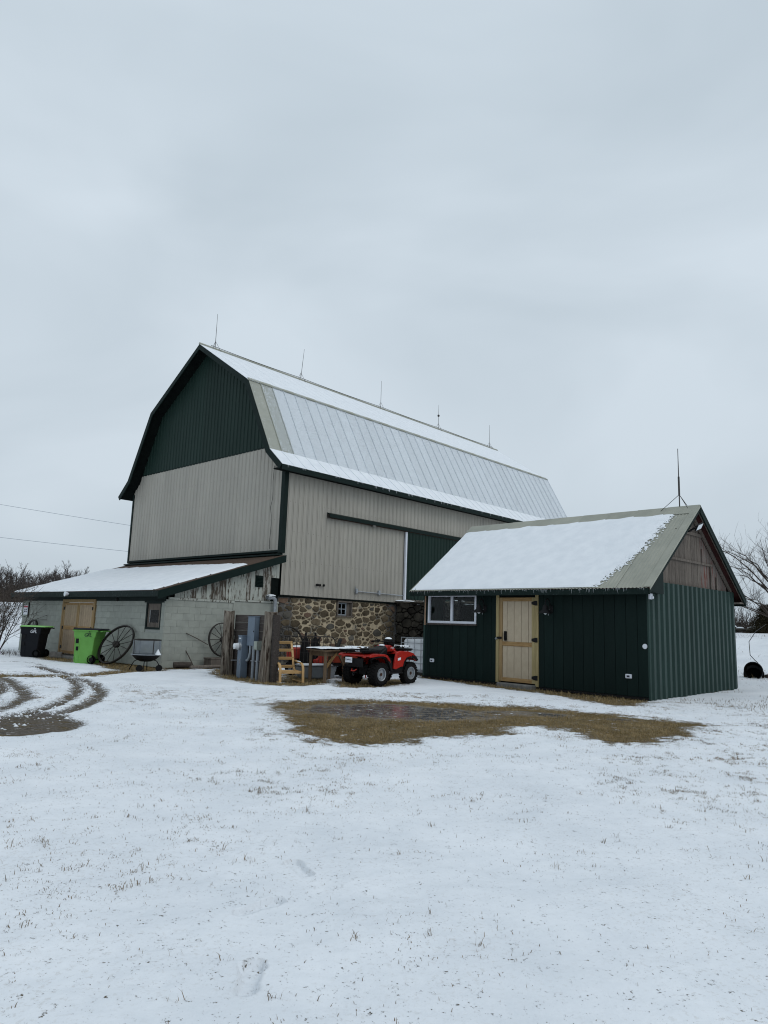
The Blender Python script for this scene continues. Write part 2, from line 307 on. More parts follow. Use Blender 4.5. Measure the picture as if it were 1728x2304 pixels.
TRK = [([(-5.42,9.83),(-5.36,10.31),(-5.22,10.87),(-5.23,11.75),(-5.44,12.8),(-5.84,14.1),(-6.31,15.26),(-6.93,16.46),(-7.42,17.22),(-7.91,17.59)],.25),
([(-5.05,9.18),(-4.92,9.78),(-4.82,10.45),(-4.75,11.16),(-4.84,12.13),(-5.11,13.3),(-5.43,14.25),(-6.0,15.38),(-6.58,16.35),(-7.14,17.2)],.27),
([(-9.67,20.36),(-9.01,19.48),(-8.24,18.58),(-7.37,17.85)],.3),
([(-9.53,17.6),(-8.81,16.86),(-8.03,15.85),(-7.11,14.41),(-6.54,13.49),(-6.32,13.06),(-6.05,12.24),(-5.83,11.27),(-5.74,10.62),(-6.2,9.7)],.28),
([(-10.4,18.4),(-9.39,17.34),(-8.18,15.67),(-7.61,14.74),(-7.16,13.81),(-6.78,12.75)],.22),
([(-11.8,21.97),(-11.19,22.1),(-10.44,21.8),(-9.56,20.65)],.10), ([(-9.81,18.3),(-9.29,18.4),(-8.64,18.21)],.12)]
T1 = ([(-12.5,18.4),(-9.4,17.38),(-9.0,17.32),(-8.43,17.38),(-7.85,17.5),(-7.31,17.8),(-7.02,18.68),(-6.86,19.85)],.50)
FOOT = [(-.49,3.19,.05,1.0),(-.575,3.93,-.75,.75),(-.44,4.52,.5,.7),(-.60,5.9,-.4,.5),(-.46,6.6,.3,.4)]
def seg_dist(px, py, pts):
    d = np.full(px.shape, 1e9)
    for (x0, y0), (x1, y1) in zip(pts[:-1], pts[1:]):
        dx, dy = x1-x0, y1-y0; t = np.clip(((px-x0)*dx+(py-y0)*dy)/(dx*dx+dy*dy+1e-9), 0, 1)
        d = np.minimum(d, np.hypot(px-x0-t*dx, py-y0-t*dy))
    return d
def poly_sd(px, py, poly):       # >0 inside
    d = seg_dist(px, py, poly+poly[:1]); ins = np.zeros(px.shape, bool)
    for (x0, y0), (x1, y1) in zip(poly, poly[1:]+poly[:1]):
        c = ((y0 > py) != (y1 > py)); xx = (x1-x0)*(py-y0)/(y1-y0+1e-12)+x0; ins ^= c & (px < xx)
    return np.where(ins, d, -d)
def terrain(x, y):
    x = np.asarray(x, float); y = np.asarray(y, float)
    X = (x-Bp[0])*ULb[0]+(y-Bp[1])*ULb[1]; Y = (x-Bp[0])*UGb[0]+(y-Bp[1])*UGb[1]
    xs = (x-Sp[0])*ULs[0]+(y-Sp[1])*ULs[1]; ys = (x-Sp[0])*UGs[0]+(y-Sp[1])*UGs[1]
    right = np.maximum(sstep(.6, -2.0, ys), sstep(4.7, 5.6, xs))*(ys < 7.3)*(1-sstep(3.0, 9.0, -X)*0)
    slope = right*(.26*sstep(.5, 6.0, xs)+1.36*sstep(4.7, 16.0, xs))        # lawn rising behind and beside the shed
    bank = np.where(X > 6.3, 2.35*sstep(-8.0, -4.0, Y), 0)                     # earth ramp up to the barn doors
    h = np.maximum(slope, bank)
    und = (fbm(x, y, .35, 3)-.5)*.05*sstep(2, 9, y)+(fbm(x+40, y, 1.3, 3)-.5)*.022
    return h+und*sstep(0, 1, np.hypot(x, y)/3)
def masks(x, y):
    nz = (fbm(x, y, 2.2, 4)-.5); nf = fbm(x+5, y+9, 9, 3)-.5
    mud = np.full(x.shape, -5.)
    for k, p in POLY.items(): mud = np.maximum(mud, poly_sd(x, y, p)+nz*(.75 if k == 'MUD' else .32))
    mud = np.maximum(mud, T1[1]*.55-seg_dist(x, y, T1[0])+nz*.25)
    trk = poly_sd(x, y, PATCH)*1.0+nz*.3
    for pts, wd in TRK: trk = np.maximum(trk, wd*.5-seg_dist(x, y, pts)+nz*.08+nf*.05)
    mudm = sstep(-.42, .34, mud+nf*.55); trkm = sstep(-.15, .17, trk+nf*.10)
    wet = np.maximum(1-np.hypot((x-.15)/2.1, (y-12.6)/1.25), .75-np.hypot((x-2.6)/1.4, (y-13.0)/.6))
    wet = np.maximum(wet, .6-np.hypot((x-4.2)/.9, (y-12.6)/.35))
    wet = sstep(.05, .35, wet+nz*.6)
    return mudm, trkm, wet
_mg = None
def masks_fast(x, y):
    global _mg
    if _mg is None:
        A, B_ = np.meshgrid(np.arange(-14, 11, .06), np.arange(2, 29, .06), indexing='ij'); _mg = [q.reshape(A.shape) for q in masks(A.ravel(), B_.ravel())]
    i = np.clip(((np.asarray(x)+14)/.06).astype(int), 0, _mg[0].shape[0]-1); j = np.clip(((np.asarray(y)-2)/.06).astype(int), 0, _mg[0].shape[1]-1)
    return _mg[0][i, j], _mg[1][i, j], _mg[2][i, j]
def axis_lines(spec):
    out = [spec[0][0]]
    for a, b, st in spec:
        n = max(1, int(round((b-a)/st))); out += list(np.linspace(a, b, n+1)[1:])
    return np.array(out)
gx = axis_lines([(-900, -200, 100), (-200, -60, 14), (-60, -24, 4), (-24, -10, .4), (-10, -4, .07), (-4, -1.2, .09), (-1.2, -.05, .013), (-.05, .1, .03), (.1, 7, .075), (7, 16, .25), (16, 40, 1.0), (40, 80, 5), (80, 200, 14), (200, 900, 100)])
gy = axis_lines([(-60, -10, 5), (-10, 2, .6), (2, 2.9, .06), (2.9, 4.9, .013), (4.9, 5.0, .03), (5, 8.5, .06), (8.5, 15, .055), (15, 24, .085), (24, 40, .3), (40, 80, 2), (80, 300, 12), (300, 1600, 130)])
GX, GY = np.meshgrid(gx, gy); px_, py_ = GX.ravel(), GY.ravel()
gz = terrain(px_, py_)
mud_, trk_, wet_ = masks(px_, py_)
near = (np.abs(px_) < 16) & (py_ < 30) & (py_ > 1)
quiet = np.ones_like(px_)
for fx, fy, rot, dep in FOOT: quiet = np.minimum(quiet, .25+.75*sstep(.12, .35, np.hypot(px_-fx, (py_-fy)*.7)))
gz = gz-.035*mud_-.045*trk_+(.020*(fbm(px_, py_, 2.6, 3)-.5)+.020*(fbm(px_+9, py_, 8, 3)-.5))*near*(1-wet_*mud_)*quiet
gz += trk_*(fbm(px_, py_, 11, 2)-.5)*.03
ridge = np.zeros_like(gz)                                        # snow pushed up beside the wheel tracks
for pts, wd in TRK[:2]: ridge = np.maximum(ridge, np.exp(-((seg_dist(px_, py_, pts)-wd*.75)/.12)**2))
gz += ridge*.05*(fbm(px_, py_, 7, 2))*(1-trk_)
edge = sstep(0, .5, mud_)*sstep(1., .5, mud_)
for fx, fy, rot, dep in FOOT:
    c, s_ = cos(rot), sin(rot); u = ((px_-fx)*c+(py_-fy)*s_); v = (-(px_-fx)*s_+(py_-fy)*c)
    vv = v/.15; wid = np.interp(vv, [-1, -.7, -.45, -.1, .2, .5, .8, 1], [.036, .042, .040, .036, .044, .052, .046, .034])   # heel, waist, ball, toe
    el = np.abs(u)/wid; over = np.clip((np.abs(vv)-.86)/.14, 0, 3); el = np.hypot(el, over)
    gz -= sstep(1.12, .97, el)*.036*dep; gz += dep*.006*np.exp(-((el-1.25)/.14)**2)*(np.abs(vv) < 1.6)
    gz += sstep(.95, .8, el)*.004*np.sin(v*190)*dep
nx, ny = len(gx), len(gy)
idx = np.arange(nx*ny).reshape(ny, nx)
F = np.stack([idx[:-1, :-1].ravel(), idx[:-1, 1:].ravel(), idx[1:, 1:].ravel(), idx[1:, :-1].ravel()], 1)
m_ground = bpy.data.materials.new('snowy_ground'); m_ground.use_nodes = True
def ground_material():
    t = m_ground.node_tree; N = t.nodes; L = t.links.new; b = N['Principled BSDF']
    tcn = N.new('ShaderNodeTexCoord')
    def att(n): a = N.new('ShaderNodeAttribute'); a.attribute_name = n; return a.outputs['Fac']
    def noise(sc, det=6, rough=.6, vec=None):
        n = N.new('ShaderNodeTexNoise'); n.inputs['Scale'].default_value = sc; n.inputs['Detail'].default_value = det; n.inputs['Roughness'].default_value = rough
        L(vec or tcn.outputs['Object'], n.inputs['Vector']); return n.outputs['Fac']
    def ramp(f, p0, c0, p1, c1):
        r = N.new('ShaderNodeValToRGB'); a, b_ = r.color_ramp.elements; a.position = p0; a.color = c0+(1,); b_.position = p1; b_.color = c1+(1,); L(f, r.inputs['Fac']); return r.outputs['Color']
    def mth(op, a, b_=None, clamp=False):
        n = N.new('ShaderNodeMath'); n.operation = op; n.use_clamp = clamp
        for i, q in enumerate((a, b_)):
            if q is None: continue
            if isinstance(q, (int, float)): n.inputs[i].default_value = q
            else: L(q, n.inputs[i])
        return n.outputs[0]
    def mix(f, a, b_):
        n = N.new('ShaderNodeMixRGB'); L(f, n.inputs[0])
        for i, q in ((1, a), (2, b_)):
            if isinstance(q, tuple): n.inputs[i].default_value = q+(1,)
            else: L(q, n.inputs[i])
        return n.outputs[0]
    snow = ramp(noise(1.1, 6, .65), .32, (.71, .745, .785), .68, (.845, .87, .90))
    thin = mth('MULTIPLY', ramp(noise(.8, 4), .40, (.10, .10, .10), .62, (1, 1, 1)), ramp(noise(34, 5, .75), .54, (0, 0, 0), .64, (1, 1, 1)))
    snow = mix(mth('MULTIPLY', thin, .36), snow, (.42, .38, .33))
    fine = mth('ADD', mth('MULTIPLY', noise(60, 4, .7), .6), mth('MULTIPLY', noise(13, 5, .7), .4))
    def sharpen(a, k): return mth('ADD', mth('MULTIPLY', mth('SUBTRACT', mth('ADD', a, mth('MULTIPLY', mth('SUBTRACT', fine, .5), k)), .5), 4.5), .5, True)
    mudf = sharpen(att('mud'), 4.2); trkf = sharpen(att('track'), 4.0)
    mudf = mth('MULTIPLY', mudf, mth('SUBTRACT', 1.0, mth('MULTIPLY', ramp(noise(5.5, 6, .7), .615, (0, 0, 0), .665, (1, 1, 1)), .8)))
    mudc = mix(ramp(noise(5, 5), .38, (0, 0, 0), .62, (1, 1, 1)), ramp(noise(55, 5, .75), .35, (.062, .046, .023), .68, (.31, .228, .105)), ramp(noise(70, 5, .75), .35, (.040, .030, .016), .7, (.20, .147, .066)))
    trkc = ramp(noise(26, 6, .75), .32, (.050, .042, .034), .7, (.19, .162, .132))
    stra = N.new('ShaderNodeMapping'); stra.inputs['Rotation'].default_value = (0, 0, .5); stra.inputs['Scale'].default_value = (.5, 2.4, 1); L(tcn.outputs['Object'], stra.inputs['Vector'])
    trkc = mix(ramp(noise(3.4, 5, .65, stra.outputs[0]), .50, (0, 0, 0), .64, (1, 1, 1)), trkc, ramp(noise(40, 5), .4, (.045, .034, .016), .65, (.19, .135, .058)))
    trkc = mix(ramp(noise(13, 5, .7), .60, (0, 0, 0), .68, (1, 1, 1)), trkc, (.55, .56, .57))
    wm = N.new('ShaderNodeMapping'); wm.inputs['Scale'].default_value = (1, 2.0, 1); L(tcn.outputs['Object'], wm.inputs['Vector'])
    wetf = mth('MULTIPLY', att('wet'), ramp(noise(3.6, 5, .65, wm.outputs[0]), .34, (0, 0, 0), .46, (1, 1, 1)))
    wetf = mth('MULTIPLY', wetf, mudf)
    mudc = mix(wetf, mudc, (.105, .098, .098))  # icy puddle tone, with its pale reflection put into the colour
    col = mix(mudf, snow, mudc); col = mix(mth('MULTIPLY', trkf, mth('SUBTRACT', 1.0, mudf)), col, trkc)
    L(col, b.inputs['Base Color'])
    dirt = mth('MAXIMUM', mudf, trkf)
    L(mth('SUBTRACT', mth('ADD', .72, mth('MULTIPLY', dirt, .2)), mth('MULTIPLY', wetf, .79)), b.inputs['Roughness'])
    L(mth('ADD', .25, mth('MULTIPLY', wetf, .35)), b.inputs['Specular IOR Level'])
    b1_ = N.new('ShaderNodeBump'); b1_.inputs['Distance'].default_value = .02
    L(mth('MULTIPLY', mth('ADD', .55, mth('MULTIPLY', dirt, .45)), mth('SUBTRACT', 1.0, mth('MULTIPLY', wetf, .97))), b1_.inputs['Strength'])
    L(mth('ADD', noise(9, 6, .6), mth('MULTIPLY', noise(75, 4, .7), mth('ADD', .12, mth('MULTIPLY', dirt, .8)))), b1_.inputs['Height']); L(b1_.outputs[0], b.inputs['Normal'])
ground_material()
me = quickmesh('ground', np.stack([px_, py_, gz], 1), F, m_ground, True)
for nm, arr in (('mud', mud_), ('track', trk_), ('wet', wet_)):
    a = me.attributes.new(nm, 'FLOAT', 'POINT'); a.data.foreach_set('value', arr.astype(np.float32))
g = link('ground', me); g['kind'] = 'structure'; g['label'] = 'snow covered farmyard with wheel tracks and a bare muddy patch'
def gh(x, y): return float(terrain(np.array([x]), np.array([y]))[0])
# ------------------------------------------------------------------ grass blades
def blades(name, P, hmin, hmax, wid, mat, label, lean=.6, tuft=0, seed=1, zoff=-.01):
    r = np.random.RandomState(seed); n = len(P)
    z = terrain(P[:, 0], P[:, 1])+zoff
    a = r.rand(n)*2*pi; h = hmin+(hmax-hmin)*r.rand(n)**1.8; wd = wid*(.6+.8*r.rand(n)); la = r.rand(n)*2*pi; ll = lean*h*r.rand(n)**.7
    dx, dy = np.cos(a)*wd/2, np.sin(a)*wd/2; lx, ly = np.cos(la)*ll, np.sin(la)*ll
    V = np.empty((n, 5, 3)); x, y = P[:, 0], P[:, 1]
    V[:, 0] = np.stack([x-dx, y-dy, z], 1); V[:, 1] = np.stack([x+dx, y+dy, z], 1)
    V[:, 2] = np.stack([x+dx*.8+lx*.4, y+dy*.8+ly*.4, z+h*.6], 1); V[:, 3] = np.stack([x-dx*.8+lx*.4, y-dy*.8+ly*.4, z+h*.6], 1)
    V[:, 4] = np.stack([x+lx, y+ly, z+h*(1-.25*ll/h)], 1)
    o = np.arange(n)*5
    F = np.concatenate([np.stack([o, o+1, o+2], 1), np.stack([o, o+2, o+3], 1), np.stack([o+3, o+2, o+4], 1)])
    ob = link(name, quickmesh(name, V.reshape(-1, 3), F, mat)); tag(ob, label, 'grass', kind='stuff'); return ob
def scatter(n, x0, x1, y0, y1, dens, seed):
    r = np.random.RandomState(seed); out = []; tot = 0
    while tot < n:
        P = np.stack([x0+(x1-x0)*r.rand(40000), y0+(y1-y0)*r.rand(40000)], 1); P = P[r.rand(40000) < dens(P[:, 0], P[:, 1])]; out.append(P); tot += len(P)
        if len(out) > 60: break
    return np.concatenate(out)[:n]
def d_mud(x, y):
    m, t, wt = masks_fast(x, y); return np.clip((m-.30)*1.5, 0, 1)*(1-.95*wt)
blades('dry_lawn_grass', scatter(52000, -2.5, 5.8, 8.8, 14.6, d_mud, 11), .012, .05, .006, m_straw, 'short flattened dry tan grass in the thawed patch', 1.4, seed=2, zoff=-.04)
def d_mud2(x, y):
    m, t, wt = masks_fast(x, y); return np.clip((m-.45)*2, 0, 1)*(y > 14.7)
blades('dry_wall_grass', scatter(16000, -13, 6.4, 14.7, 27, d_mud2, 12), .02, .10, .010, m_straw, 'straw and dead grass along the foot of the buildings', 1.1, seed=3, zoff=-.04)
def d_sparse(x, y):
    m, t, wt = masks_fast(x, y); c = fbm(x+3, y+8, .42, 3); f = fbm(x, y, 3.1, 3)
    c2 = np.clip((c-.33)*2.6, 0.12, 1); f2 = np.clip((f-.38)*3.2, .10, 1)
    cl = vnoise(x, y, 14.0); return c2*f2*np.clip((cl-.46)*3.8, .03, 1)*(1-m)*(1-t)*(.22+.78*sstep(3.0, 7.0, y))
blades('snowy_lawn_grass', scatter(190000, -7.5, 10, 2.4, 16, d_sparse, 13), .006, .027, .0034, m_grassdk, 'brown grass blades poking through the thin snow of the lawn', .9, seed=4, zoff=-.004)
def tuft_pts(nt_, seed, x0, x1, y0, y1):
    r = np.random.RandomState(seed); c = scatter(nt_, x0, x1, y0, y1, lambda x, y: d_sparse(x, y)*.7+.004*(1-masks_fast(x, y)[0]), seed); out = []
    for p in c:
        k = r.randint(2, 9); out.append(p+r.randn(k, 2)*.016)
    return np.concatenate(out)
blades('grass_tufts', tuft_pts(420, 21, -3.5, 5, 2.5, 11), .02, .055, .0036, m_grassdk, 'small tufts of dead grass standing out of the snow near the camera', .8, seed=5, zoff=-.004)
def d_far(x, y):
    c = fbm(x+3, y+8, .3, 3); m, t, wt = masks_fast(x, y); return np.clip((c-.55)*6, .01, 1)*(1-m)*(1-t)
blades('slope_grass', scatter(4500, 6.5, 19, 14, 34, d_far, 14), .03, .10, .008, m_grassdk, 'sparse dead grass on the snowy slope beyond the shed', .9, seed=6)
# ------------------------------------------------------------------ barn
W, LEN, OG = 10.762, 20.729, .517
PR = [(-.449, 6.80), (.31, 7.45), (1.844, 10.316), (W/2, 12.604)]           # outer roof profile (Y, z) of the near half
PRF = PR+[(W-y, z) for y, z in PR[::-1][1:]]
def roofz(y): return float(np.interp(y, [p[0] for p in PRF], [p[1] for p in PRF]))
barn = thing('barn', 'big gambrel roofed barn with pale ribbed siding, dark green gable and stone foundation', 'barn', (Bp[0], Bp[1], 0), RZB)
def rib_profile(width, pitch, rh=.020, rb=.030, rtp=.012):
    pts = []; n = int(round(width/pitch))
    for i in range(n):
        c = (i+.5)*pitch; pts += [(c-rb, 0), (c-rtp, rh), (c+rtp, rh), (c+rtp+.002, -.032), (c+rtp+.030, -.032), (c+rtp+.032, 0)]  # groove beside each rib is added to deepen its thin shade line
    return [(0.0005, 0)]+pts+[(width-.0005, 0)]
def ribbed_sheet(prof, zb, zt, plane, th=.034):
    """sheet standing on an X=const ('x') or Y=const ('y') wall, outward = negative axis; zb, zt functions of the along-wall coordinate"""
    mb = MB(); n = len(prof); P = lambda a, d, z: (-d, a, z) if plane == 'x' else (a, -d, z)
    for (a, d) in prof: mb.v.append(P(a, d+th, zb(a)))
    for (a, d) in prof: mb.v.append(P(a, d+th, zt(a)))
    for i in range(n-1): mb.f.append((i, i+1, n+i+1, n+i))
    # returned edges give the sheet its thickness
    for i in ():
        a, d = prof[i]; o = len(mb.v); mb.v += [P(a, 0, zb(a)), P(a, 0, zt(a))]; mb.f.append((i, n+i, o+1, o))
    return mb
SH = .9144
gw = MB()
gw.prism([(0.05, .02, 3.7)]+[(0.05, y, roofz(y)-.16) for y in np.linspace(.02, W-.02, 25)]+[(0.05, W-.02, 3.7)], (.12, 0, 0))
gable_wall = gw.build('gable_wall', m_deck, barn)
nsh = int(math.ceil(W/SH))
BND = 7.70
for i in range(nsh):
    y0 = i*SH; wd = min(SH, W-y0)
    prof = [p for p in rib_profile(SH, .2286) if p[0] < wd-.01 or wd > SH-.01]+([(wd-.0005, 0)] if wd < SH-.01 else [])
    mb = ribbed_sheet([(a+y0, d) for a, d in prof], lambda a: 3.90, lambda a: min(BND, roofz(a)-.14), 'x'); mb.v = [(x+.045, y, z) for x, y, z in mb.v]
    mb.build('siding_sheet', m_siding, gable_wall)
    if roofz(min(max(y0+wd/2, .6), W-.6)) > BND+.2 and .35 < y0+wd and y0 < W-.35:
        pr2 = [(a+y0, d) for a, d in prof if roofz(a+y0)-.14 > BND+.05]
        if len(pr2) > 2:
            mb = ribbed_sheet(pr2, lambda a: BND+.03, lambda a: roofz(a)-.14, 'x'); mb.v = [(x+.035, y, z) for x, y, z in mb.v]
            mb.build('gable_sheet', m_green, gable_wall)
MB().box(.0, .06, .5, W-.5, BND-.01, BND+.045).build('belt_trim', m_trim, gable_wall)
MB().box(-.05, .06, 0.0, W, 3.82, 3.905).build('base_flashing', m_trim, gable_wall, bevel=.01)
MB().box(-.16, .04, -.05, W+.1, 3.70, 3.76).build('roof_flashing', m_trim, gable_wall, bevel=.01)
# long side
sw_ = MB(); sw_.box(.05, LEN, .03, .15, 2.3, 6.72); side_wall = sw_.build('side_wall', m_deck, barn)
sheet_y = ribbed_sheet(rib_profile(SH, .2286), lambda a: 2.37, lambda a: 6.74, 'y').mesh('siding_sheet', m_siding)
for i in range(int(LEN/SH)):
    link('siding_sheet', sheet_y, side_wall, (i*SH+.06, .028, 0))
MB().box(-.03, LEN, -.015, .05, 2.31, 2.365).build('bottom_trim', m_deck, side_wall)
for (x0, x1, y0, y1) in ((-.045, .13, -.045, -.012), (-.045, -.012, -.012, .14)):
    MB().box(x0, x1, y0, y1, 3.80 if x0 else 3.8, 6.9).build('corner_trim', m_trim, barn)
MB().box(-.035, .04, W-.08, W+.03, 3.8, 6.9).build('corner_trim', m_trim, barn)
MB().box(0, LEN, W-.1, W, 0, 6.75).build('rear_wall', m_siding, barn)
fe = MB(); fe.prism([(LEN-.1, 0, 0)]+[(LEN-.1, y, roofz(y)-.16) for y in np.linspace(0, W, 25)]+[(LEN-.1, W, 0)], (.1, 0, 0)); fe.build('far_gable_wall', m_siding, barn)
MB().box(.2, LEN-.1, .4, W-.2, .0, 2.3).build('foundation_core', m_dkback, barn)
# wiggly cable on the gable near the corner
MB().tube([(-.03, .62+.02*sin(i*1.7)+(.06 if i == 5 else 0), 3.95+i*.3) for i in range(11)], .008, 5).build('cable', m_black, barn)
# roof
rf = MB(); inner = [(y*1.0 if False else y, z) for y, z in PRF]
def offset_profile(d):
    out = []
    n = len(PRF)
    for i in range(n):
        a = Vector(PRF[max(i-1, 0)]); b = Vector(PRF[min(i+1, n-1)]); t = (b-a).normalized(); out.append((PRF[i][0]+t.y*d, PRF[i][1]-t.x*d))
    return out
o1, o2 = offset_profile(.02), offset_profile(.15)
for X0, X1 in ((-OG+.02, LEN+OG-.02),):
    n = len(PRF)
    V = [(X, y, z) for X in (X0, X1) for pl in (o1, o2) for (y, z) in pl]
    mb = MB(); k = n
    fs = []
    for i in range(n-1):
        fs += [(i, i+1, 2*k+i+1, 2*k+i), (k+i, 3*k+i, 3*k+i+1, k+i+1), (i, k+i, k+i+1, i+1), (2*k+i, 2*k+i+1, 3*k+i+1, 3*k+i)]
    fs += [(0, 2*k, 3*k, k), (n-1, k+n-1, 3*k+n-1, 2*k+n-1)]
    mb.add(V, fs); roof = mb.build('roof', m_deck, barn)
SW_ = .558; NS = 39
def roof_sheet(a, b, X0, wd, th=.012, gap=.009, sm=.042):
    mb = MB(); a = Vector((0, a[0], a[1])); b = Vector((0, b[0], b[1])); d = (b-a).normalized(); nrm = Vector((0, -d.z, d.y))
    if nrm.z < 0: nrm = -nrm
    for (x0, x1, t0, t1) in ((gap, wd-.03, 0, th), (wd-.034, wd-gap, 0, sm)):
        q = [a+Vector((X0+x0, 0, 0))+nrm*t0, a+Vector((X0+x1, 0, 0))+nrm*t0, b+Vector((X0+x1, 0, 0))+nrm*t0, b+Vector((X0+x0, 0, 0))+nrm*t0]
        mb.hexa(q, [p+nrm*(t1-t0) for p in q])
    return mb
o0 = offset_profile(.015)
mesh_lo = roof_sheet(o0[1], o0[2], 0, SW_).mesh('roof_sheet', m_frost)
mesh_lo0 = roof_sheet(o0[1], o0[2], 0, SW_).mesh('roof_sheet', m_roofbare)
mesh_lo1 = roof_sheet(o0[1], o0[2], 0, SW_).mesh('roof_sheet', m_frosthalf)
mesh_ki = roof_sheet(o0[0], o0[1], 0, SW_, .012, .005, .03).mesh('roof_sheet', m_snow)
mesh_up = roof_sheet(o0[2], o0[3], 0, SW_, .012, .001, .018).mesh('roof_sheet', m_snow)
for i in range(NS):
    X = -OG+i*SW_
    link('roof_sheet', mesh_lo0 if i == 0 else mesh_lo1 if i == 1 else mesh_lo, roof, (X, 0, 0))
    link('roof_sheet', mesh_ki, roof, (X, 0, 0)); link('roof_sheet', mesh_up, roof, (X, 0, 0))
for j in (3, 4, 5):
    roof_sheet(o0[j+1], o0[j], -OG, LEN+2*OG).build('rear_roof_sheet', m_roofclean, roof)
MB().tube([(-OG-.02, o0[2][0]-.02, o0[2][1]+.01), (LEN+OG, o0[2][0]-.02, o0[2][1]+.01)], .04, 6).build('curb_flashing', m_roofclean, roof)
# upper sheets lap the lower slope with a bent edge
for i in range(NS):
    X = -OG+i*SW_
    MB().hexa([(X+.01, 1.80, 10.285), (X+SW_-.01, 1.80, 10.285), (X+SW_-.01, 1.93, 10.39), (X+.01, 1.93, 10.39)],
              [(X+.01, 1.79, 10.30), (X+SW_-.01, 1.79, 10.30), (X+SW_-.01, 1.925, 10.43), (X+.01, 1.925, 10.42)]).build('drip_lap', m_roofclean if i % 2 else m_frosthalf, roof)
MB().tube([(-OG-.02, W/2, 12.62), (LEN+OG, W/2, 12.62)], .05, 6).build('ridge_cap', m_roofclean, roof)
# rake boards along the near gable (both slopes), eave fascia
for i in range(len(PRF)-1):
    a, b = o1[i], o1[i+1]; a2, b2 = offset_profile(.23)[i], offset_profile(.23)[i+1]
    mb = MB(); mb.hexa([(-OG-.02, a[0], a[1]), (-OG-.02, b[0], b[1]), (-OG-.02, b2[0], b2[1]), (-OG-.02, a2[0], a2[1])], [(-OG+.02, a[0], a[1]), (-OG+.02, b[0], b[1]), (-OG+.02, b2[0], b2[1]), (-OG+.02, a2[0], a2[1])])
    mb.build('rake_board', m_trim, roof)
MB().box(-OG, LEN+OG, -.47, -.43, 6.60, 6.79).build('eave_fascia', m_trim, roof)
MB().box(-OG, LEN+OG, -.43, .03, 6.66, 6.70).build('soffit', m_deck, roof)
ic = MB(); r_ = random.Random(4)
for i in range(150):
    x = -OG+r_.random()*(LEN+2*OG); l = .03+.10*r_.random()**2; ic.tube([(x, -.478, 6.80), (x, -.478, 6.80-l)], [.009, .002], 4)
tag(ic.build('icicles', m_snow, roof), kind='stuff')
sc2 = MB()
for z_ in (2.5, 3.55, 4.6, 5.65):
    for i in range(int(LEN/.2286)):
        x_ = i*.2286+.06; sc2.add([(x_-.008, -.0075, z_-.008), (x_+.008, -.0075, z_-.008), (x_+.008, -.0075, z_+.008), (x_-.008, -.0075, z_+.008)], [(0, 1, 2, 3)])
tag(sc2.build('screws', m_rod, side_wall), kind='stuff')
sc2 = MB()
for z_ in (4.1, 5.0, 5.9, 6.8):
    for i in range(47):
        y_ = i*.2286+.03; sc2.add([(.009, y_-.008, z_-.008), (.009, y_+.008, z_-.008), (.009, y_+.008, z_+.008), (.009, y_-.008, z_+.008)], [(0, 1, 2, 3)])
tag(sc2.build('screws', m_rod, gable_wall), kind='stuff')
# sliding door, its track and rail
door = MB().box(6.42, 10.75, -.10, -.06, 2.52, 5.33).build('sliding_door', m_green, barn)
dsh = ribbed_sheet(rib_profile(SH*.92, .2286*.92), lambda a: 2.53, lambda a: 5.32, 'y').mesh('door_sheet', m_green)
for i in range(5): link('door_sheet', dsh, door, (6.49+i*SH*.92, -.10, 0))
MB().box(6.385, 6.47, -.135, -.05, 2.50, 5.32).build('door_edge', m_white, door)
trk = MB().prism([(2.03, .0, 5.50), (2.03, -.20, 5.42), (2.03, -.20, 5.30), (2.03, -.17, 5.30), (2.03, -.17, 5.40), (2.03, 0, 5.47)], (9.2, 0, 0)).build('door_track', m_trim, barn)
MB().box(2.07, 11.2, -.15, -.10, 5.28, 5.35).build('track_rail', m_rust, trk)
MB().box(4.35, 4.5, -.19, -.07, 5.24, 5.36).build('track_hanger', m_concrete, trk)
MB().box(2.03, 2.06, -.16, -.04, 5.29, 5.44).build('track_end', m_iron, trk)
rail = MB().tube([(3.65, -.07, 2.68), (6.5, -.07, 2.66)], .022, 6).build('guide_rail', m_galv, barn)
for x in (3.7, 4.95): MB().box(x-.05, x+.05, -.09, 0, 2.60, 2.79).build('rail_bracket', m_galv, rail, bevel=.01)
MB().tube([(3.6, -.09, 2.86), (3.6, -.06, 2.66), (3.7, -.09, 2.62)], .018, 5).build('rail_hook', m_galv, rail)
sp_ = thing('security_lamp', 'tiny dark twin spotlight on the pale barn siding above the stone wall', 'lamp', (*bw(1.85, -.02), 2.80), RZB)
MB().box(-.03, .03, -.03, 0, -.04, .04).build('base', m_black, sp_)
for s_ in (-1, 1): MB().lathe([(.0, -.09), (.035, -.09), (.05, -.02), (.03, .03), (0, .03)], 10, 'x', (0, -.08, 0)).xf(Matrix.Translation((s_*.09, 0, 0)) @ Matrix.Rotation(s_*.6, 4, 'Z')).build('lamp_head', m_black, sp_)
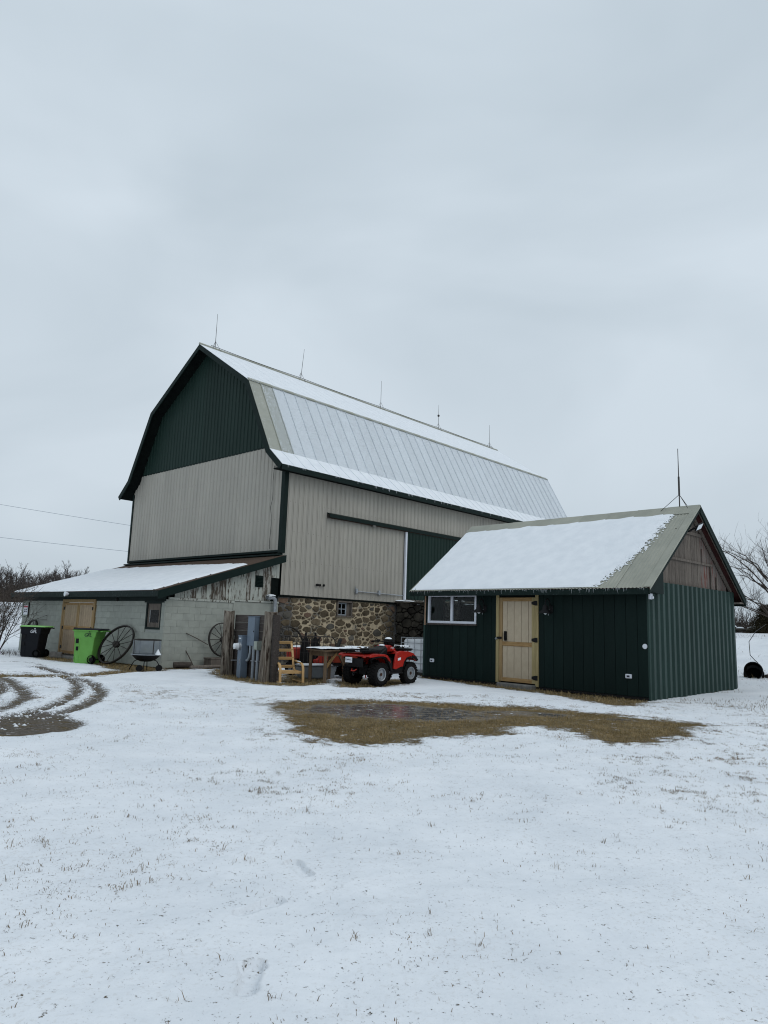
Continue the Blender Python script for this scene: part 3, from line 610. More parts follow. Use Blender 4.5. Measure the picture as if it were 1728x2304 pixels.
# ---- masonry: irregular stones set in a wall
def clip_poly(poly, px, py, qx, qy, rp=0, rq=0):     # keep the side nearer to p than q (power diagram)
    dx, dy = qx-px, qy-py; t_ = .5+(rp*rp-rq*rq)/(2*(dx*dx+dy*dy)); mx_, my_ = px+dx*t_, py+dy*t_; out = []
    n = len(poly)
    for i in range(n):
        a, b = poly[i], poly[(i+1) % n]; da = (a[0]-mx_)*dx+(a[1]-my_)*dy; db = (b[0]-mx_)*dx+(b[1]-my_)*dy
        if da <= 0: out.append(a)
        if da*db < 0: t = da/(da-db); out.append((a[0]+t*(b[0]-a[0]), a[1]+t*(b[1]-a[1])))
    return out
def stones(u0, u1, v0, v1, big, small, seed, gap, holes=(), ax=1.4, drop=.08):
    r = random.Random(seed); S = []
    for rad, tries in ((big, 260), ((big+small)/2, 900), (small, 3000)):
        for k in range(tries):
            u, v = u0+(u1-u0)*r.random(), v0+(v1-v0)*r.random(); rr = rad*(.8+.4*r.random())
            if all(((u-q[0])/ax)**2+(v-q[1])**2 > (.80*(rr+q[2]))**2 for q in S): S.append((u, v, rr))
    res = []
    for i, s in enumerate(S):
        poly = [(max(u0, s[0]-.6)/ax, max(v0, s[1]-.5)), (min(u1, s[0]+.6)/ax, max(v0, s[1]-.5)), (min(u1, s[0]+.6)/ax, min(v1, s[1]+.5)), (max(u0, s[0]-.6)/ax, min(v1, s[1]+.5))]
        for j, q in enumerate(S):
            if i != j and abs(q[0]-s[0]) < 1.2 and abs(q[1]-s[1]) < 1.0:
                poly = clip_poly(poly, s[0]/ax, s[1], q[0]/ax, q[1], s[2], q[2])
                if len(poly) < 3: break
        if len(poly) < 3: continue
        poly = [(p[0]*ax, p[1]) for p in poly]; cx = sum(p[0] for p in poly)/len(poly); cy = sum(p[1] for p in poly)/len(poly)
        if any(h[0]-.06 < cx < h[1]+.06 and h[2]-.06 < cy < h[3]+.06 for h in holes): continue
        # resample outline, inset and roughen
        per = []; n = len(poly)
        for k in range(n):
            a, b = poly[k], poly[(k+1) % n]; m = max(1, int(hypot(a[0]-b[0], a[1]-b[1])/.075))
            for t in range(m): per.append((a[0]+(b[0]-a[0])*(t+.08)/m, a[1]+(b[1]-a[1])*(t+.08)/m))
        if len(per) < 4 or (s[2] < small*1.2 and r.random() < drop): continue
        g_ = gap*(.35+1.2*r.random()**1.5); out = []
        for (x, y) in per:
            d = hypot(x-cx, y-cy)+1e-6; k = max(.5, 1-(g_/2+r.random()*gap*.85)/d); out.append((cx+(x-cx)*k, cy+(y-cy)*k))
        res.append((cx, cy, out, r.random(), r.random()))
    return res
def stone_mesh(st, P, proud, mats, name='stone'):
    cx, cy, out, r1, r2 = st; n = len(out); mb = MB(); h = proud*(.5+.9*r1)
    tx, ty = (r1-.5)*.22, (r2-.5)*.30
    rings = [(1.0, -.02), (.96, h*.65), (.82, h)]
    for k, d in rings:
        for (x, y) in out: mb.v.append(P(cx+(x-cx)*k, cy+(y-cy)*k, d+((random.random()-.5)*h*.35+(x-cx)*tx+(y-cy)*ty if d > 0 else 0)))
    for i in range(2):
        for j in range(n): mb.f.append((i*n+j, i*n+(j+1) % n, (i+1)*n+(j+1) % n, (i+1)*n+j))
    mb.v.append(P(cx, cy, h*1.1)); c = len(mb.v)-1
    for j in range(n): mb.f.append((2*n+j, 2*n+(j+1) % n, c))
    return mb.mesh(name, mats, True, angle=28)
fnd = MB(); fnd.box(.0, 2.77, .06, .5, -.1, 2.31); fnd.box(3.58, 6.1, .06, .5, -.1, 2.31); fnd.box(2.77, 3.58, .06, .5, -.1, 1.70); fnd.box(2.77, 3.58, .30, .5, 1.7, 2.31)
found = fnd.build('foundation', m_mortar, barn)
random.seed(31)
for st in stones(.02, 6.0, .0, 2.29, .135, .052, 8, .040, holes=((2.77, 3.58, 1.70, 2.31),), ax=1.65, drop=.18):
    q = st[4]; mt = m_stone_r if q < .10 else m_stone_g if q < .22 else m_stone
    link('stone', stone_mesh(st, lambda u, v, d: (u, .06-d, v), .03, mt), found)
win = MB(); win.box(2.79, 2.84, .0, .14, 1.74, 2.30); win.box(3.52, 3.57, .0, .14, 1.74, 2.30); win.box(2.79, 3.57, .0, .14, 2.24, 2.30); win.box(2.75, 3.6, -.03, .2, 1.70, 1.75)
win = win.build('cellar_window', m_oldwood, barn)
fr = MB(); x0, x1, z0, z1 = 2.84, 3.33, 1.76, 2.23
for a in ((x0, x0+.045, z0, z1), (x1-.045, x1, z0, z1), (x0+.045, x1-.045, z0, z0+.045), (x0+.045, x1-.045, z1-.045, z1)): fr.box(a[0], a[1], .09, .125, a[2], a[3])
xc, zc = (x0+x1)/2, (z0+z1)/2
fr.box(xc-.014, xc+.014, .095, .12, z0+.045, z1-.045); fr.box(x0+.045, xc-.014, .096, .119, zc-.014, zc+.014); fr.box(xc+.014, x1-.045, .096, .119, zc-.014, zc+.014)
fr.build('sash', m_conduit, win)
for (a, b, c, d) in ((x0+.045, xc-.014, z0+.045, zc-.014), (xc+.014, x1-.045, z0+.045, zc-.014), (x0+.045, xc-.014, zc+.014, z1-.045), (xc+.014, x1-.045, zc+.014, z1-.045)):
    MB().box(a, b, .105, .110, c, d).build('pane', m_glass, win)
MB().box(3.33, 3.52, .10, .13, 1.75, 2.24).build('side_board', m_oldwood, win)
MB().box(2.8, 3.56, .16, .18, 1.75, 2.25).build('room_shade_sheet', m_dkback, win)  # near-black sheet paints the shade of the cellar behind the panes
# ---- dry stone wing wall that holds the ramp, joins the barn at a right angle
wing = thing('retaining_wall', 'dark dry stone retaining wall between the barn foundation and the shed', 'stone wall', (Bp[0], Bp[1], 0), RZB)
wc = MB(); wc.box(6.14, 6.6, -6.2, -.0, -.1, 2.30); wc = wc.build('wall_core', m_dkback, wing)
for st in stones(-3.2, .06, .0, 2.42, .17, .07, 5, .02, ax=1.5, drop=0):
    link('stone', stone_mesh(st, lambda u, v, d: (6.14-d, u, v), .06, m_dkstone), wc)
random.seed(12)
for i in range(12):
    mb = MB(); y = -.15-i*.5+random.random()*.2; sz = .17+.12*random.random()
    mb.lathe([(0, -.1), (.8, -.08), (1, .05), (.7, .35), (0, .45)], 9); mb.v = [(x*sz*1.2*(1+.2*random.random())+6.22, yy*sz*(1+.3*random.random())+y, z*sz*.8+2.36) for x, yy, z in mb.v]
    mb.build('cap_stone', m_dkstone, wc, True)
    if i % 3 != 2:
        mb = MB(); mb.lathe([(1, 0), (.85, .35), (.4, .55), (0, .6)], 10); mb.v = [(x*sz*1.15+6.24, yy*sz*1.1+y, z*sz*.35+2.36+sz*.28) for x, yy, z in mb.v]
        tag(mb.build('snow_cap', m_snow, wc, True), kind='stuff')
# ------------------------------------------------------------------ snow lying on a sloping surface
def snow_sheet(name, label, O_, U, Vv, nu, nv, step, mask, thick, seed=0, soft=.06):
    O_ = np.array(O_); U = np.array(U, float); Vv = np.array(Vv, float); nrm = np.cross(U, Vv); nrm /= np.linalg.norm(nrm)
    if nrm[2] < 0: nrm = -nrm
    us = np.linspace(0, nu, int(nu/step)+1); vs_ = np.linspace(0, nv, int(nv/step)+1); A, B_ = np.meshgrid(us, vs_); a, b = A.ravel(), B_.ravel()
    m = mask(a, b); h = thick*np.sqrt(np.clip(m/soft, 0, 1))*(.75+.5*fbm(a+seed, b, 2.5, 3))
    P = O_+np.outer(a, U)+np.outer(b, Vv)+np.outer(h+.004, nrm)
    k = len(us); idx = np.arange(len(a)).reshape(len(vs_), k)
    F = np.stack([idx[:-1, :-1].ravel(), idx[:-1, 1:].ravel(), idx[1:, 1:].ravel(), idx[1:, :-1].ravel()], 1)
    keep = (m[F] > 0).sum(1) >= 2; F = F[keep]
    used = np.unique(F); rem = -np.ones(len(a), int); rem[used] = np.arange(len(used))
    ob = link(name, quickmesh(name, P[used], rem[F], m_snow, True)); return tag(ob, label, 'snow', kind='stuff')
# ------------------------------------------------------------------ lean-to in front of the barn gable
lean = thing('lean_to', 'low white painted block lean-to with brown shingle roof in front of the barn gable', 'lean-to', (Lp[0], Lp[1], 0), RZB)
DEP = 4.245
def lz(X): return 2.242+(X+.383)/(DEP+.383)*(3.70-2.242)     # top of the roof
fwl = MB()
for (y0, y1, z0, z1) in ((0.21, .20+.02, 0, 2.0), (0.02, .22, 0, 2.0), (.22, 1.08, 0, 1.1), (.22, 1.08, 1.93, 2.0), (1.08, 4.43, 0, 2.0), ): pass
fwl = MB().box(.02, .2, 1.08, 4.43, 0, 2.0).build('front_wall', m_joint, lean)
for (y0, y1, z0, z1) in ((.02, .22, 0, 2.0), (.22, 1.08, 0, 1.1), (.22, 1.08, 1.93, 2.0), (7.02, W-.01, 0, 2.0)): MB().box(.02, .2, y0, y1, z0, z1).build('wall_section', m_joint, fwl)
swl = MB().box(.2, 2.42, .02, .2, 0, 2.0).build('side_wall', m_joint, lean)
bcache = {}
def block(parent, lo, hi, z0, z1, face):
    key = (round(hi-lo, 2), round(z1-z0, 2), face)
    if key not in bcache:
        a, c = (hi-lo)/2-.0015, (z1-z0)/2-.0015
        bcache[key] = (MB().box(-.01, .06, -a, a, -c, c) if face == 'x' else MB().box(-a, a, -.01, .06, -c, c)).mesh('block', m_block, bevel=.003)
    p = (0.004, (lo+hi)/2, (z0+z1)/2) if face == 'x' else ((lo+hi)/2, 0.004, (z0+z1)/2)
    p = tuple(q+(random.random()-.5)*.002 for q in p)
    link('block', bcache[key], parent, p)
def courses(parent, lo, hi, ztop, face, holes=()):
    n = int(round(ztop/.2))
    for c in range(n):
        z0, z1 = c*.2, (c+1)*.2; a = lo-(.2 if c % 2 else 0)
        while a < hi-.02:
            s0, s1 = max(a, lo), min(a+.4, hi); a += .4
            segs = [(s0, s1)]
            for (h0, h1, hz0, hz1) in holes:
                if hz0 < z1-.02 and hz1 > z0+.02:
                    ns = []
                    for (p, q) in segs:
                        if q <= h0 or p >= h1: ns.append((p, q)); continue
                        if p < h0: ns.append((p, h0))
                        if q > h1: ns.append((h1, q))
                    segs = ns
            for (p, q) in segs:
                if q-p > .05: block(parent, p, q, z0, z1, face)
courses(fwl, .0, W, 2.0, 'x', ((.2, 1.1, 1.1, 1.95), (4.43, 7.03, 0, 2.0)))
courses(swl, .02, 2.42, 2.0, 'y')
MB().box(2.43, DEP, .0, .2, 0, 2.05).build('render_panel', m_block, lean, bevel=.006)
MB().box(.1, 2.44, -.03, .03, 2.0, 2.07).build('ledge_trim', m_peel, lean); MB().box(2.44, DEP, -.025, .03, 2.06, 2.12).build('ledge_trim', m_peel, lean)
MB().box(2.4, 2.46, -.03, .01, 1.0, 2.0).build('corner_strip', m_block, lean)
# boarded triangle above the side wall
bt = MB().prism([(.0, .05, 2.04), (DEP, .05, 2.1), (DEP, .05, 3.52), (.0, .05, 2.20)], (0, .1, 0)).build('boarded_end', m_deck, lean)
x = .30; k = 0; random.seed(5)
while x < DEP-.05:
    wd = .15+.06*random.random(); x1 = min(x+wd, DEP-.0)
    zt = lambda X: lz(X)-.16
    zb = 2.075 if x < 2.4 else 2.125
    if not (x < 4.3 and x1 > 3.93):
        MB().hexa([(x+.004, .02+.006*random.random(), zb), (x1-.004, .02, zb), (x1-.004, .05, zb), (x+.004, .05, zb)], [(x+.004, .02, zt(x)), (x1-.004, .02, zt(x1)), (x1-.004, .05, zt(x1)), (x+.004, .05, zt(x))]).build('board', m_peel2 if (x > 3.4 and x < 4) or random.random() < .25 else m_peel, bt)
    else:
        MB().hexa([(x+.004, .02, 2.92), (x1-.004, .02, 2.92), (x1-.004, .05, 2.92), (x+.004, .05, 2.92)], [(x+.004, .02, zt(x)), (x1-.004, .02, zt(x1)), (x1-.004, .05, zt(x1)), (x+.004, .05, zt(x))]).build('board', m_peel, bt)
    x = x1; k += 1
vent = MB().box(3.24, 3.56, .0, .03, 2.57, 2.95).build('louvre_vent', m_trim, bt)
for i in range(7): MB().hexa([(3.27, -.03, 2.595+i*.047), (3.53, -.03, 2.595+i*.047), (3.53, .0, 2.62+i*.047), (3.27, .0, 2.62+i*.047)], [(3.27, -.03, 2.602+i*.047), (3.53, -.03, 2.602+i*.047), (3.53, .0, 2.627+i*.047), (3.27, .0, 2.627+i*.047)]).build('slat', m_grey if i % 7 == 9 else m_trim, vent)
# roof
def roofbox(mb, X0, X1, Y0, Y1, t0, t1): mb.hexa([(X0, Y0, lz(X0)-t1), (X1, Y0, lz(X1)-t1), (X1, Y1, lz(X1)-t1), (X0, Y1, lz(X0)-t1)], [(X0, Y0, lz(X0)-t0), (X1, Y0, lz(X1)-t0), (X1, Y1, lz(X1)-t0), (X0, Y1, lz(X0)-t0)]); return mb
lroof = roofbox(MB(), -.383, DEP-.02, -.22, W+.2, .0, .10).build('roof', m_shingle, lean)
for i in range(33):
    X = -.383+i*.14
    roofbox(MB(), X, min(X+.145, DEP-.02), -.225, W+.205, -.012, .0).build('shingle_course', m_shingle, lroof)
roofbox(MB(), -.40, DEP+.03, -.27, -.226, -.0, .24).build('rake_board', m_trim, lroof)
roofbox(MB(), -.40, DEP+.03, W+.21, W+.25, -.0, .24).build('rake_board', m_trim, lroof)
MB().box(-.43, -.386, -.27, W+.25, 2.06, 2.235).build('eave_fascia', m_trim_ice, lroof)
MB().box(-.02, .015, .0, W, 1.945, 2.10).build('frieze_board', m_trim, lroof)
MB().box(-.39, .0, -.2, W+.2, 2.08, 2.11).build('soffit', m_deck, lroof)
ls_vec = np.array([DEP+.383, 0, 3.70-2.242]); ls_len = np.linalg.norm(ls_vec); lsu = ls_vec/ls_len
def rotB(v): return np.array([v[0]*ULb[0]+v[1]*UGb[0], v[0]*ULb[1]+v[1]*UGb[1], v[2]])
def mask_lean(a, b):          # a: along the eave from the right rake, b: up the slope
    top = np.interp(a, [0, .3, 2.0, 5.5, 8.5, 11], [3.4, 3.45, 3.6, 3.9, 3.95, 3.9])
    left = np.interp(b, [0, .6, 1.3, 2.1, 3.6], [.34, .30, .27, .20, .20])
    n = (fbm(a, b, 2.0, 4)-.5)
    return np.minimum(np.minimum(top-b+n*.35, a-left+n*.12), np.minimum(11.1-a, b-.0))
o_ = np.array([*lw(-.383, -.22), lz(-.383)+.012])
snow_sheet('roof_snow', 'smooth white snow covering the low lean-to roof', o_, rotB((0, 1, 0)), rotB(lsu), W+.40, ls_len, .05, mask_lean, .05)
# double door
dd = MB(); 
for (y0, y1, z0, z1) in ((4.43, 4.55, .05, 2.0), (6.9, 7.02, .05, 2.0), (4.55, 6.9, 1.89, 2.0)): dd.box(-.05, .12, y0, y1, z0, z1)
dd = dd.build('double_door', m_wood_new, lean, bevel=.006)
for s_, (y0, y1) in enumerate(((4.56, 5.715), (5.735, 6.89))):
    leaf = MB().box(.0, .03, y0, y1, .10, 1.88).build('door_leaf', m_oldwood, dd)
    n = 6; wd = (y1-y0-.16)/n
    for i in range(n): MB().box(-.02, .0, y0+.08+i*wd+.005, y0+.08+(i+1)*wd-.005, .2, 1.80).build('plank', m_plank_lt, leaf)
    for (a, b, z0, z1) in ((y0, y0+.08, .10, 1.88), (y1-.08, y1, .10, 1.88)): MB().box(-.035, .0, a, b, z0, z1).build('stile', m_wood_new, leaf, bevel=.004)
    for (z0, z1) in ((.10, .2), (.93, 1.07), (1.80, 1.88)): MB().box(-.034, .0, y0+.081, y1-.081, z0, z1).build('rail', m_wood_rail, leaf, bevel=.004)
    for z in (.32, 1.0, 1.68):
        yy = (y0 if s_ == 0 else y1); MB().prism([(-.045, yy-.09, z-.055), (-.045, yy+.09, z-.055), (-.045, yy+.09, z+.055), (-.045, yy-.09, z+.055)], (.008, 0, 0)).build('hinge', m_black, leaf)
MB().box(-.07, -.036, 5.60, 5.85, .93, 1.02).build('latch', m_black, dd, bevel=.008)
MB().box(-.35, .0, 4.5, 7.0, -.05, .05).build('door_step', m_concrete, lean, bevel=.02)
# window in the front wall
wn_ = MB()
for (y0, y1, z0, z1) in ((.2, .27, 1.1, 1.93), (1.03, 1.1, 1.1, 1.93), (.27, 1.03, 1.1, 1.16), (.27, 1.03, 1.87, 1.93)): wn_.box(.0, .1, y0, y1, z0, z1)
wn_ = wn_.build('window', m_trim, lean)
MB().box(-.02, .0, .05, 1.2, 1.90, 2.0).build('lintel', m_trim, wn_)
MB().box(.05, .08, .27, 1.03, 1.16, 1.87).build('window_board', m_oldwood, wn_)
for (y0, y1, z0, z1) in ((.27, .38, 1.16, 1.87), (.92, 1.03, 1.16, 1.87), (.38, .92, 1.16, 1.3), (.38, .92, 1.68, 1.87)): MB().box(.03, .05, y0, y1, z0, z1).build('board', m_oldwood, wn_)
MB().box(.028, .033, .381, .919, 1.301, 1.679).build('pane', m_glass, wn_); MB().box(.042, .047, .381, .919, 1.301, 1.679).build('room_shade_sheet', m_dkback, wn_)  # near-black sheet close behind the pane, painted as the unlit inside
# sign and lamps on the lean-to
sg = thing('warning_sign', 'small red and white notice at the left end of the lean-to wall', 'sign', (*lw(-.02, 10.4), 1.6), RZB)
MB().box(-.01, .0, -.30, .30, -.25, .25).build('backing', m_signback, sg)
for (y0, y1, z0, z1) in ((-.32, -.27, -.28, .28), (.27, .32, -.28, .28), (-.27, .27, .23, .28), (-.27, .27, -.28, -.23)): MB().box(-.03, 0, y0, y1, z0, z1).build('frame', m_trim if y0 == -.32 else m_signback, sg)
pn = MB().box(-.018, -.011, -.22, .2, -.2, .17).build('panel', m_print_w, sg)
MB().box(-.021, -.0185, -.2, .18, .08, .15).build('red_band', m_print_r, pn)
for z in (.01, -.07):
    MB().box(-.021, -.0185, -.15, -.02, z-.02, z+.02).build('print_mark', m_print_k, pn); MB().box(-.021, -.0185, .02, .14, z-.02, z+.02).build('print_mark', m_print_k, pn)
fl = thing('flood_lamp', 'round white flood lamp under the lean-to eave above the double door', 'lamp', (*lw(-.44, 5.7), 2.16), RZB)
MB().lathe([(0, -.10), (.055, -.10), (.085, -.13), (.06, -.05), (.03, .02), (0, .02)], 14, 'x').build('lamp_body', m_white, fl, True); MB().lathe([(0, -.128), (.08, -.125), (.08, -.12), (0, -.12)], 14, 'x').build('lens', m_lens, fl)
hk = thing('eave_camera', 'small dark camera hanging below the lean-to eave left of the boarded window', 'camera', (*lw(-.2, 2.6), 1.98), RZB)
MB().tube([(0, 0, .1), (0, 0, 0)], .02, 6).build('stem', m_black, hk); MB().lathe([(0, -.06), (.05, -.03), (.05, .03), (0, .04)], 10).build('dome', m_black, hk, True)
# ------------------------------------------------------------------ shed
SL, SWD, ZE, ZR, OE = 6.933, 5.138, 2.486, 4.749, .358
shed = thing('shed', 'small dark green shed with snowy tan metal roof and a tan plank door', 'shed', (Sp[0], Sp[1], 0), RZS)
XR = SWD/2
def sz(X): return ZE+(X+OE)/(XR+OE)*(ZR-ZE) if X <= XR else ZE+(SWD+OE-X)/(XR+OE)*(ZR-ZE)
D0, D1, WZ = 2.93, 4.27, (4.96, 6.76, 1.56, 2.38)
sfront = MB().box(.03, .10, .03, D0, .04, 2.62).build('front_wall', m_deck, shed)
for (y0, y1, z0, z1) in ((D1, WZ[0], .04, 2.62), (WZ[0], WZ[1], .04, WZ[2]), (WZ[0], WZ[1], WZ[3], 2.62), (WZ[1], SL-.03, .04, 2.62), (D0, D1, 2.36, 2.62)): MB().box(.03, .10, y0, y1, z0, z1).build('wall_section', m_deck, sfront)
y = .0; bwd = .2773
for i in range(25):
    y0, y1 = i*bwd, (i+1)*bwd; segs = []
    spans = [(y0, y1)]
    def piece(a, b, z0, z1):
        if b-a > .02: MB().box(.005, .03, a+.004, b-.004, z0, z1).build('siding_board', m_shedgreen, sfront, bevel=.004)
    a = y0
    cuts = sorted({y0, y1}|{c for c in (D0, D1, WZ[0], WZ[1]) if y0 < c < y1})
    for c0, c1 in zip(cuts[:-1], cuts[1:]):
        mid = (c0+c1)/2
        if D0 < mid < D1: continue
        if WZ[0] < mid < WZ[1]: piece(c0, c1, .04, WZ[2]); continue
        piece(c0, c1, .04, 2.42)
MB().box(-.01, .03, .0, D0-.02, -.02, .035).build('skid_trim', m_black, shed); MB().box(-.01, .03, D1+.02, SL, -.02, .035).build('skid_trim', m_black, shed)
lwl = MB().box(2.42, SWD, SL-.06, SL, 0, 2.7).build('left_wall', m_corr, shed)
for (a, b, c, d) in ((.0, .8, 0, 2.7), (.8, 2.42, 0, 1.5), (.8, 2.42, 2.29, 2.7)): MB().box(a, b, SL-.06, SL, c, d).build('wall_section', m_corr, lwl)
for (a, b) in ((.8, .86), (1.16, 1.30), (1.54, 1.63), (2.36, 2.42)): MB().box(a, b, SL-.09, SL-.01, 1.5, 2.29).build('side_window_bar', m_dplank, lwl)
MB().box(.86, 2.36, SL-.045, SL-.04, 1.5, 2.29).build('side_pane', m_glass, lwl)
MB().box(SWD-.06, SWD, 0, SL-.06, 0, 2.7).build('rear_wall', m_corr, shed)
MB().prism([(.0, SL-.06, 2.7), (SWD, SL-.06, 2.7), (XR, SL-.06, 4.6)], (0, .06, 0)).build('left_gable', m_oldwood, shed)
# corrugated end wall
ew = MB().box(.03, SWD-.03, .035, .1, .02, 2.66).build('end_wall', m_deck, shed)
cp = .2704; 
def trap(n0, n1):
    pts = []
    for i in range(n0, n1):
        c = i*cp; pts += [(c+.002, 0), (c+.085, 0), (c+.118, .045), (c+.215, .045), (c+.2485, 0)]
    return pts+[(n1*cp-.001, 0)]
for i in range(0, 19, 2):
    pr_ = [(min(a, SWD), d) for a, d in trap(i, min(i+2, 19))]
    mb = ribbed_sheet(pr_, lambda a: -.05+.0*a, lambda a: 2.665, 'y'); mb.v = [(x_, y_+.03, z_) for x_, y_, z_ in mb.v]; mb.build('corrugated_sheet', m_corr, ew)
sc_ = MB()
for i in range(19):
    for z in (.25, 1.35, 2.35): sc_.lathe([(.012, 0), (.008, .008), (0, .009)], 6, 'y', (i*cp+.166, -.026, z)); 
sc_.v = [(x_, 2*-.026-y_ if False else y_-.0, z_) for x_, y_, z_ in sc_.v]
tag(sc_.build('screws', m_black, ew), kind='stuff')
MB().box(-.012, .07, -.012, .03, -.03, 2.42).build('corner_trim', m_corr, shed)
# weathered board gable
gb = MB().prism([(.35, .08, 2.66), (SWD-.35, .08, 2.66), (XR, .08, 4.52)], (0, .06, 0)).build('board_gable', m_deck, shed)
x = .3; random.seed(9)
while x < SWD-.3:
    wd = .16+.07*random.random(); x1 = min(x+wd, SWD-.3); zt = lambda X: max(2.67, min(sz(X)-.14, 4.5))
    xs_ = [x+.004, x1-.004]
    red = x > 3.55 or (x > 3.0 and random.random() < .5)
    if x < XR < x1: xs_ = [x+.004, XR, x1-.004]
    n = len(xs_); yy = .055+.008*random.random()
    mb = MB(); 
    for X in xs_: mb.v.append((X, yy, 2.60))
    for X in xs_: mb.v.append((X, yy, zt(X)))
    for X in xs_: mb.v.append((X, .08, 2.60))
    for X in xs_: mb.v.append((X, .08, zt(X)))
    for q in range(n-1): mb.f += [(q, q+1, n+q+1, n+q), (2*n+q, 3*n+q, 3*n+q+1, 2*n+q+1), (q, 2*n+q, 2*n+q+1, q+1), (n+q, n+q+1, 3*n+q+1, 3*n+q)]
    mb.f += [(0, n, 3*n, 2*n), (n-1, 3*n-1, 4*n-1, 2*n-1)]
    mb.build('board', m_redold if red else m_oldwood, gb); x = x1
MB().box(1.05, 3.9, .02, .054, 3.28, 3.34).build('batten', m_oldwood, gb); MB().box(1.7, 3.35, .02, .054, 4.0, 4.08).build('batten', m_oldwood, gb)
MB().box(3.72, 3.78, .018, .053, 2.68, 3.27).build('batten', m_oldwood, gb); MB().box(3.2, 3.25, .018, .053, 3.35, 3.7).build('batten', m_redold, gb)
MB().box(4.1, 4.15, .018, .053, 2.68, 3.02).build('batten', m_oldwood, gb)
# inner rake boards on the gable wall
for (X0, X1) in ((XR+.02, SWD-.05),): MB().hexa([(X0, -.02, sz(X0)-.24), (X1, -.02, sz(X1)-.24), (X1, .03, sz(X1)-.24), (X0, .03, sz(X0)-.24)], [(X0, -.02, sz(X0)-.13), (X1, -.02, sz(X1)-.13), (X1, .03, sz(X1)-.13), (X0, .03, sz(X0)-.13)]).build('gable_rake_trim', m_oldwood, gb)
# roof
SY0, SY1 = -.218, SL+.29
def slab(mb, X0, X1, Y0, Y1, t0, t1):
    return mb.hexa([(X0, Y0, sz(X0)-t1), (X1, Y0, sz(X1)-t1), (X1, Y1, sz(X1)-t1), (X0, Y1, sz(X0)-t1)], [(X0, Y0, sz(X0)-t0), (X1, Y0, sz(X1)-t0), (X1, Y1, sz(X1)-t0), (X0, Y1, sz(X0)-t0)])
sroof = MB(); slab(sroof, -OE+.02, XR-.001, SY0+.02, SY1-.02, .02, .10); slab(sroof, XR+.001, SWD+OE-.02, SY0+.02, SY1-.02, .02, .10); sroof = sroof.build('roof', m_redsoffit, shed)
nsr = 9; wr = (SY1-SY0)/nsr
def corr_roof(X0, X1):
    mb = MB(); n = 37; vs0 = []
    for e_, X in ((0, X0), (1, X1)):
        for i in range(n):
            yy = i/(n-1)*(wr-.004)+.002; mb.v.append((X, yy, sz(X)-.016+.012*(1 if i % 4 in (1, 2) else 0)+(.004 if i < 3 else 0)))
    for i in range(n-1): mb.f.append((i, i+1, n+i+1, n+i))
    return mb.mesh('roof_sheet', m_roofclean)
cf, cb = corr_roof(-OE, XR-.004), corr_roof(XR+.004, SWD+OE)
for i in range(nsr):
    link('roof_sheet', cf, sroof, (0, SY0+i*wr, 0)); link('roof_sheet', cb, sroof, (0, SY0+i*wr, 0))
    rc = MB(); yy = SY0+i*wr
    rc.add([(XR-.30, yy+.004, sz(XR-.30)+.012), (XR-.30, yy+wr+.01, sz(XR-.30)+.018), (XR, yy+wr+.01, ZR+.03), (XR, yy+.004, ZR+.024), (XR+.3, yy+.004, sz(XR+.3)+.012), (XR+.3, yy+wr+.01, sz(XR+.3)+.018),
            (XR-.30, yy+.004, sz(XR-.30)+.002), (XR-.30, yy+wr+.01, sz(XR-.30)+.002)], [(0, 1, 2, 3), (3, 2, 5, 4), (0, 6, 7, 1)])
    rc.build('ridge_cap', m_roofclean, sroof)
# rake flashing folded over the right end, fascia below the eave
for (X0, X1) in ((-OE, XR), (XR, SWD+OE)):
    mb = MB(); slab(mb, X0+(.0 if X0 < 0 else .001), X1-(.001 if X0 < 0 else 0), SY0-.012, SY0+.15, -.018, -.008); mb.build('rake_flashing', m_roofclean, sroof)
slab(MB(), -OE, XR, SY0-.016, SY0-.002, -.012, .055).build('rake_edge', m_roofclean, sroof)
slab(MB(), -OE, XR, SY0, SY0+.022, .056, .16).build('rake_board', m_trim, sroof)
slab(MB(), XR, SWD+OE, SY0-.018, SY0-.003, -.012, .06).build('rake_edge', m_trim, sroof); slab(MB(), XR, SWD+OE, SY0-.014, SY0+.022, .061, .19).build('rake_board', m_trim, sroof)
slab(MB(), XR, SWD+OE, SY0+.022, SY0+.06, .10, .17).build('rake_strip', m_oldwood, sroof)
MB().box(-OE+.0, -OE+.03, SY0+.03, SY1-.02, 2.33, 2.462).build('eave_fascia', m_trim_ice, sroof)
MB().box(-OE+.03, .03, SY0+.05, SY1-.04, 2.37, 2.40).build('soffit', m_trim, sroof)
MB().box(SWD+OE-.03, SWD+OE, SY0+.03, SY1-.02, 2.30, 2.462).build('eave_fascia', m_trim, sroof)
MB().box(SWD-.03, SWD+OE-.03, SY0+.03, SY1-.02, 2.36, 2.40).build('soffit', m_oldwood, sroof)
MB().prism([(-.33, SY0+.05, 2.37), (.45, SY0+.05, 2.37), (.45, SY0+.05, sz(.45)-.11), (-.33, SY0+.05, sz(-.33)-.11)], (0, .16, 0)).build('eave_return', m_trim, sroof)
ic = MB(); r_ = random.Random(8)
for i in range(90):
    yy = SY0+.1+r_.random()*(SY1-SY0-.2); l = .02+.08*r_.random()**2; ic.tube([(-OE-.004, yy, ZE-.02), (-OE-.004, yy, ZE-.02-l)], [.0025, .001], 4)
tag(ic.build('icicles', m_snow, sroof), kind='stuff')
ssv = np.array([XR+OE, 0, ZR-ZE]); ssl = np.linalg.norm(ssv); ssu = ssv/ssl
def rotS(v): return np.array([v[0]*ULs[0]+v[1]*UGs[0], v[0]*ULs[1]+v[1]*UGs[1], v[2]])
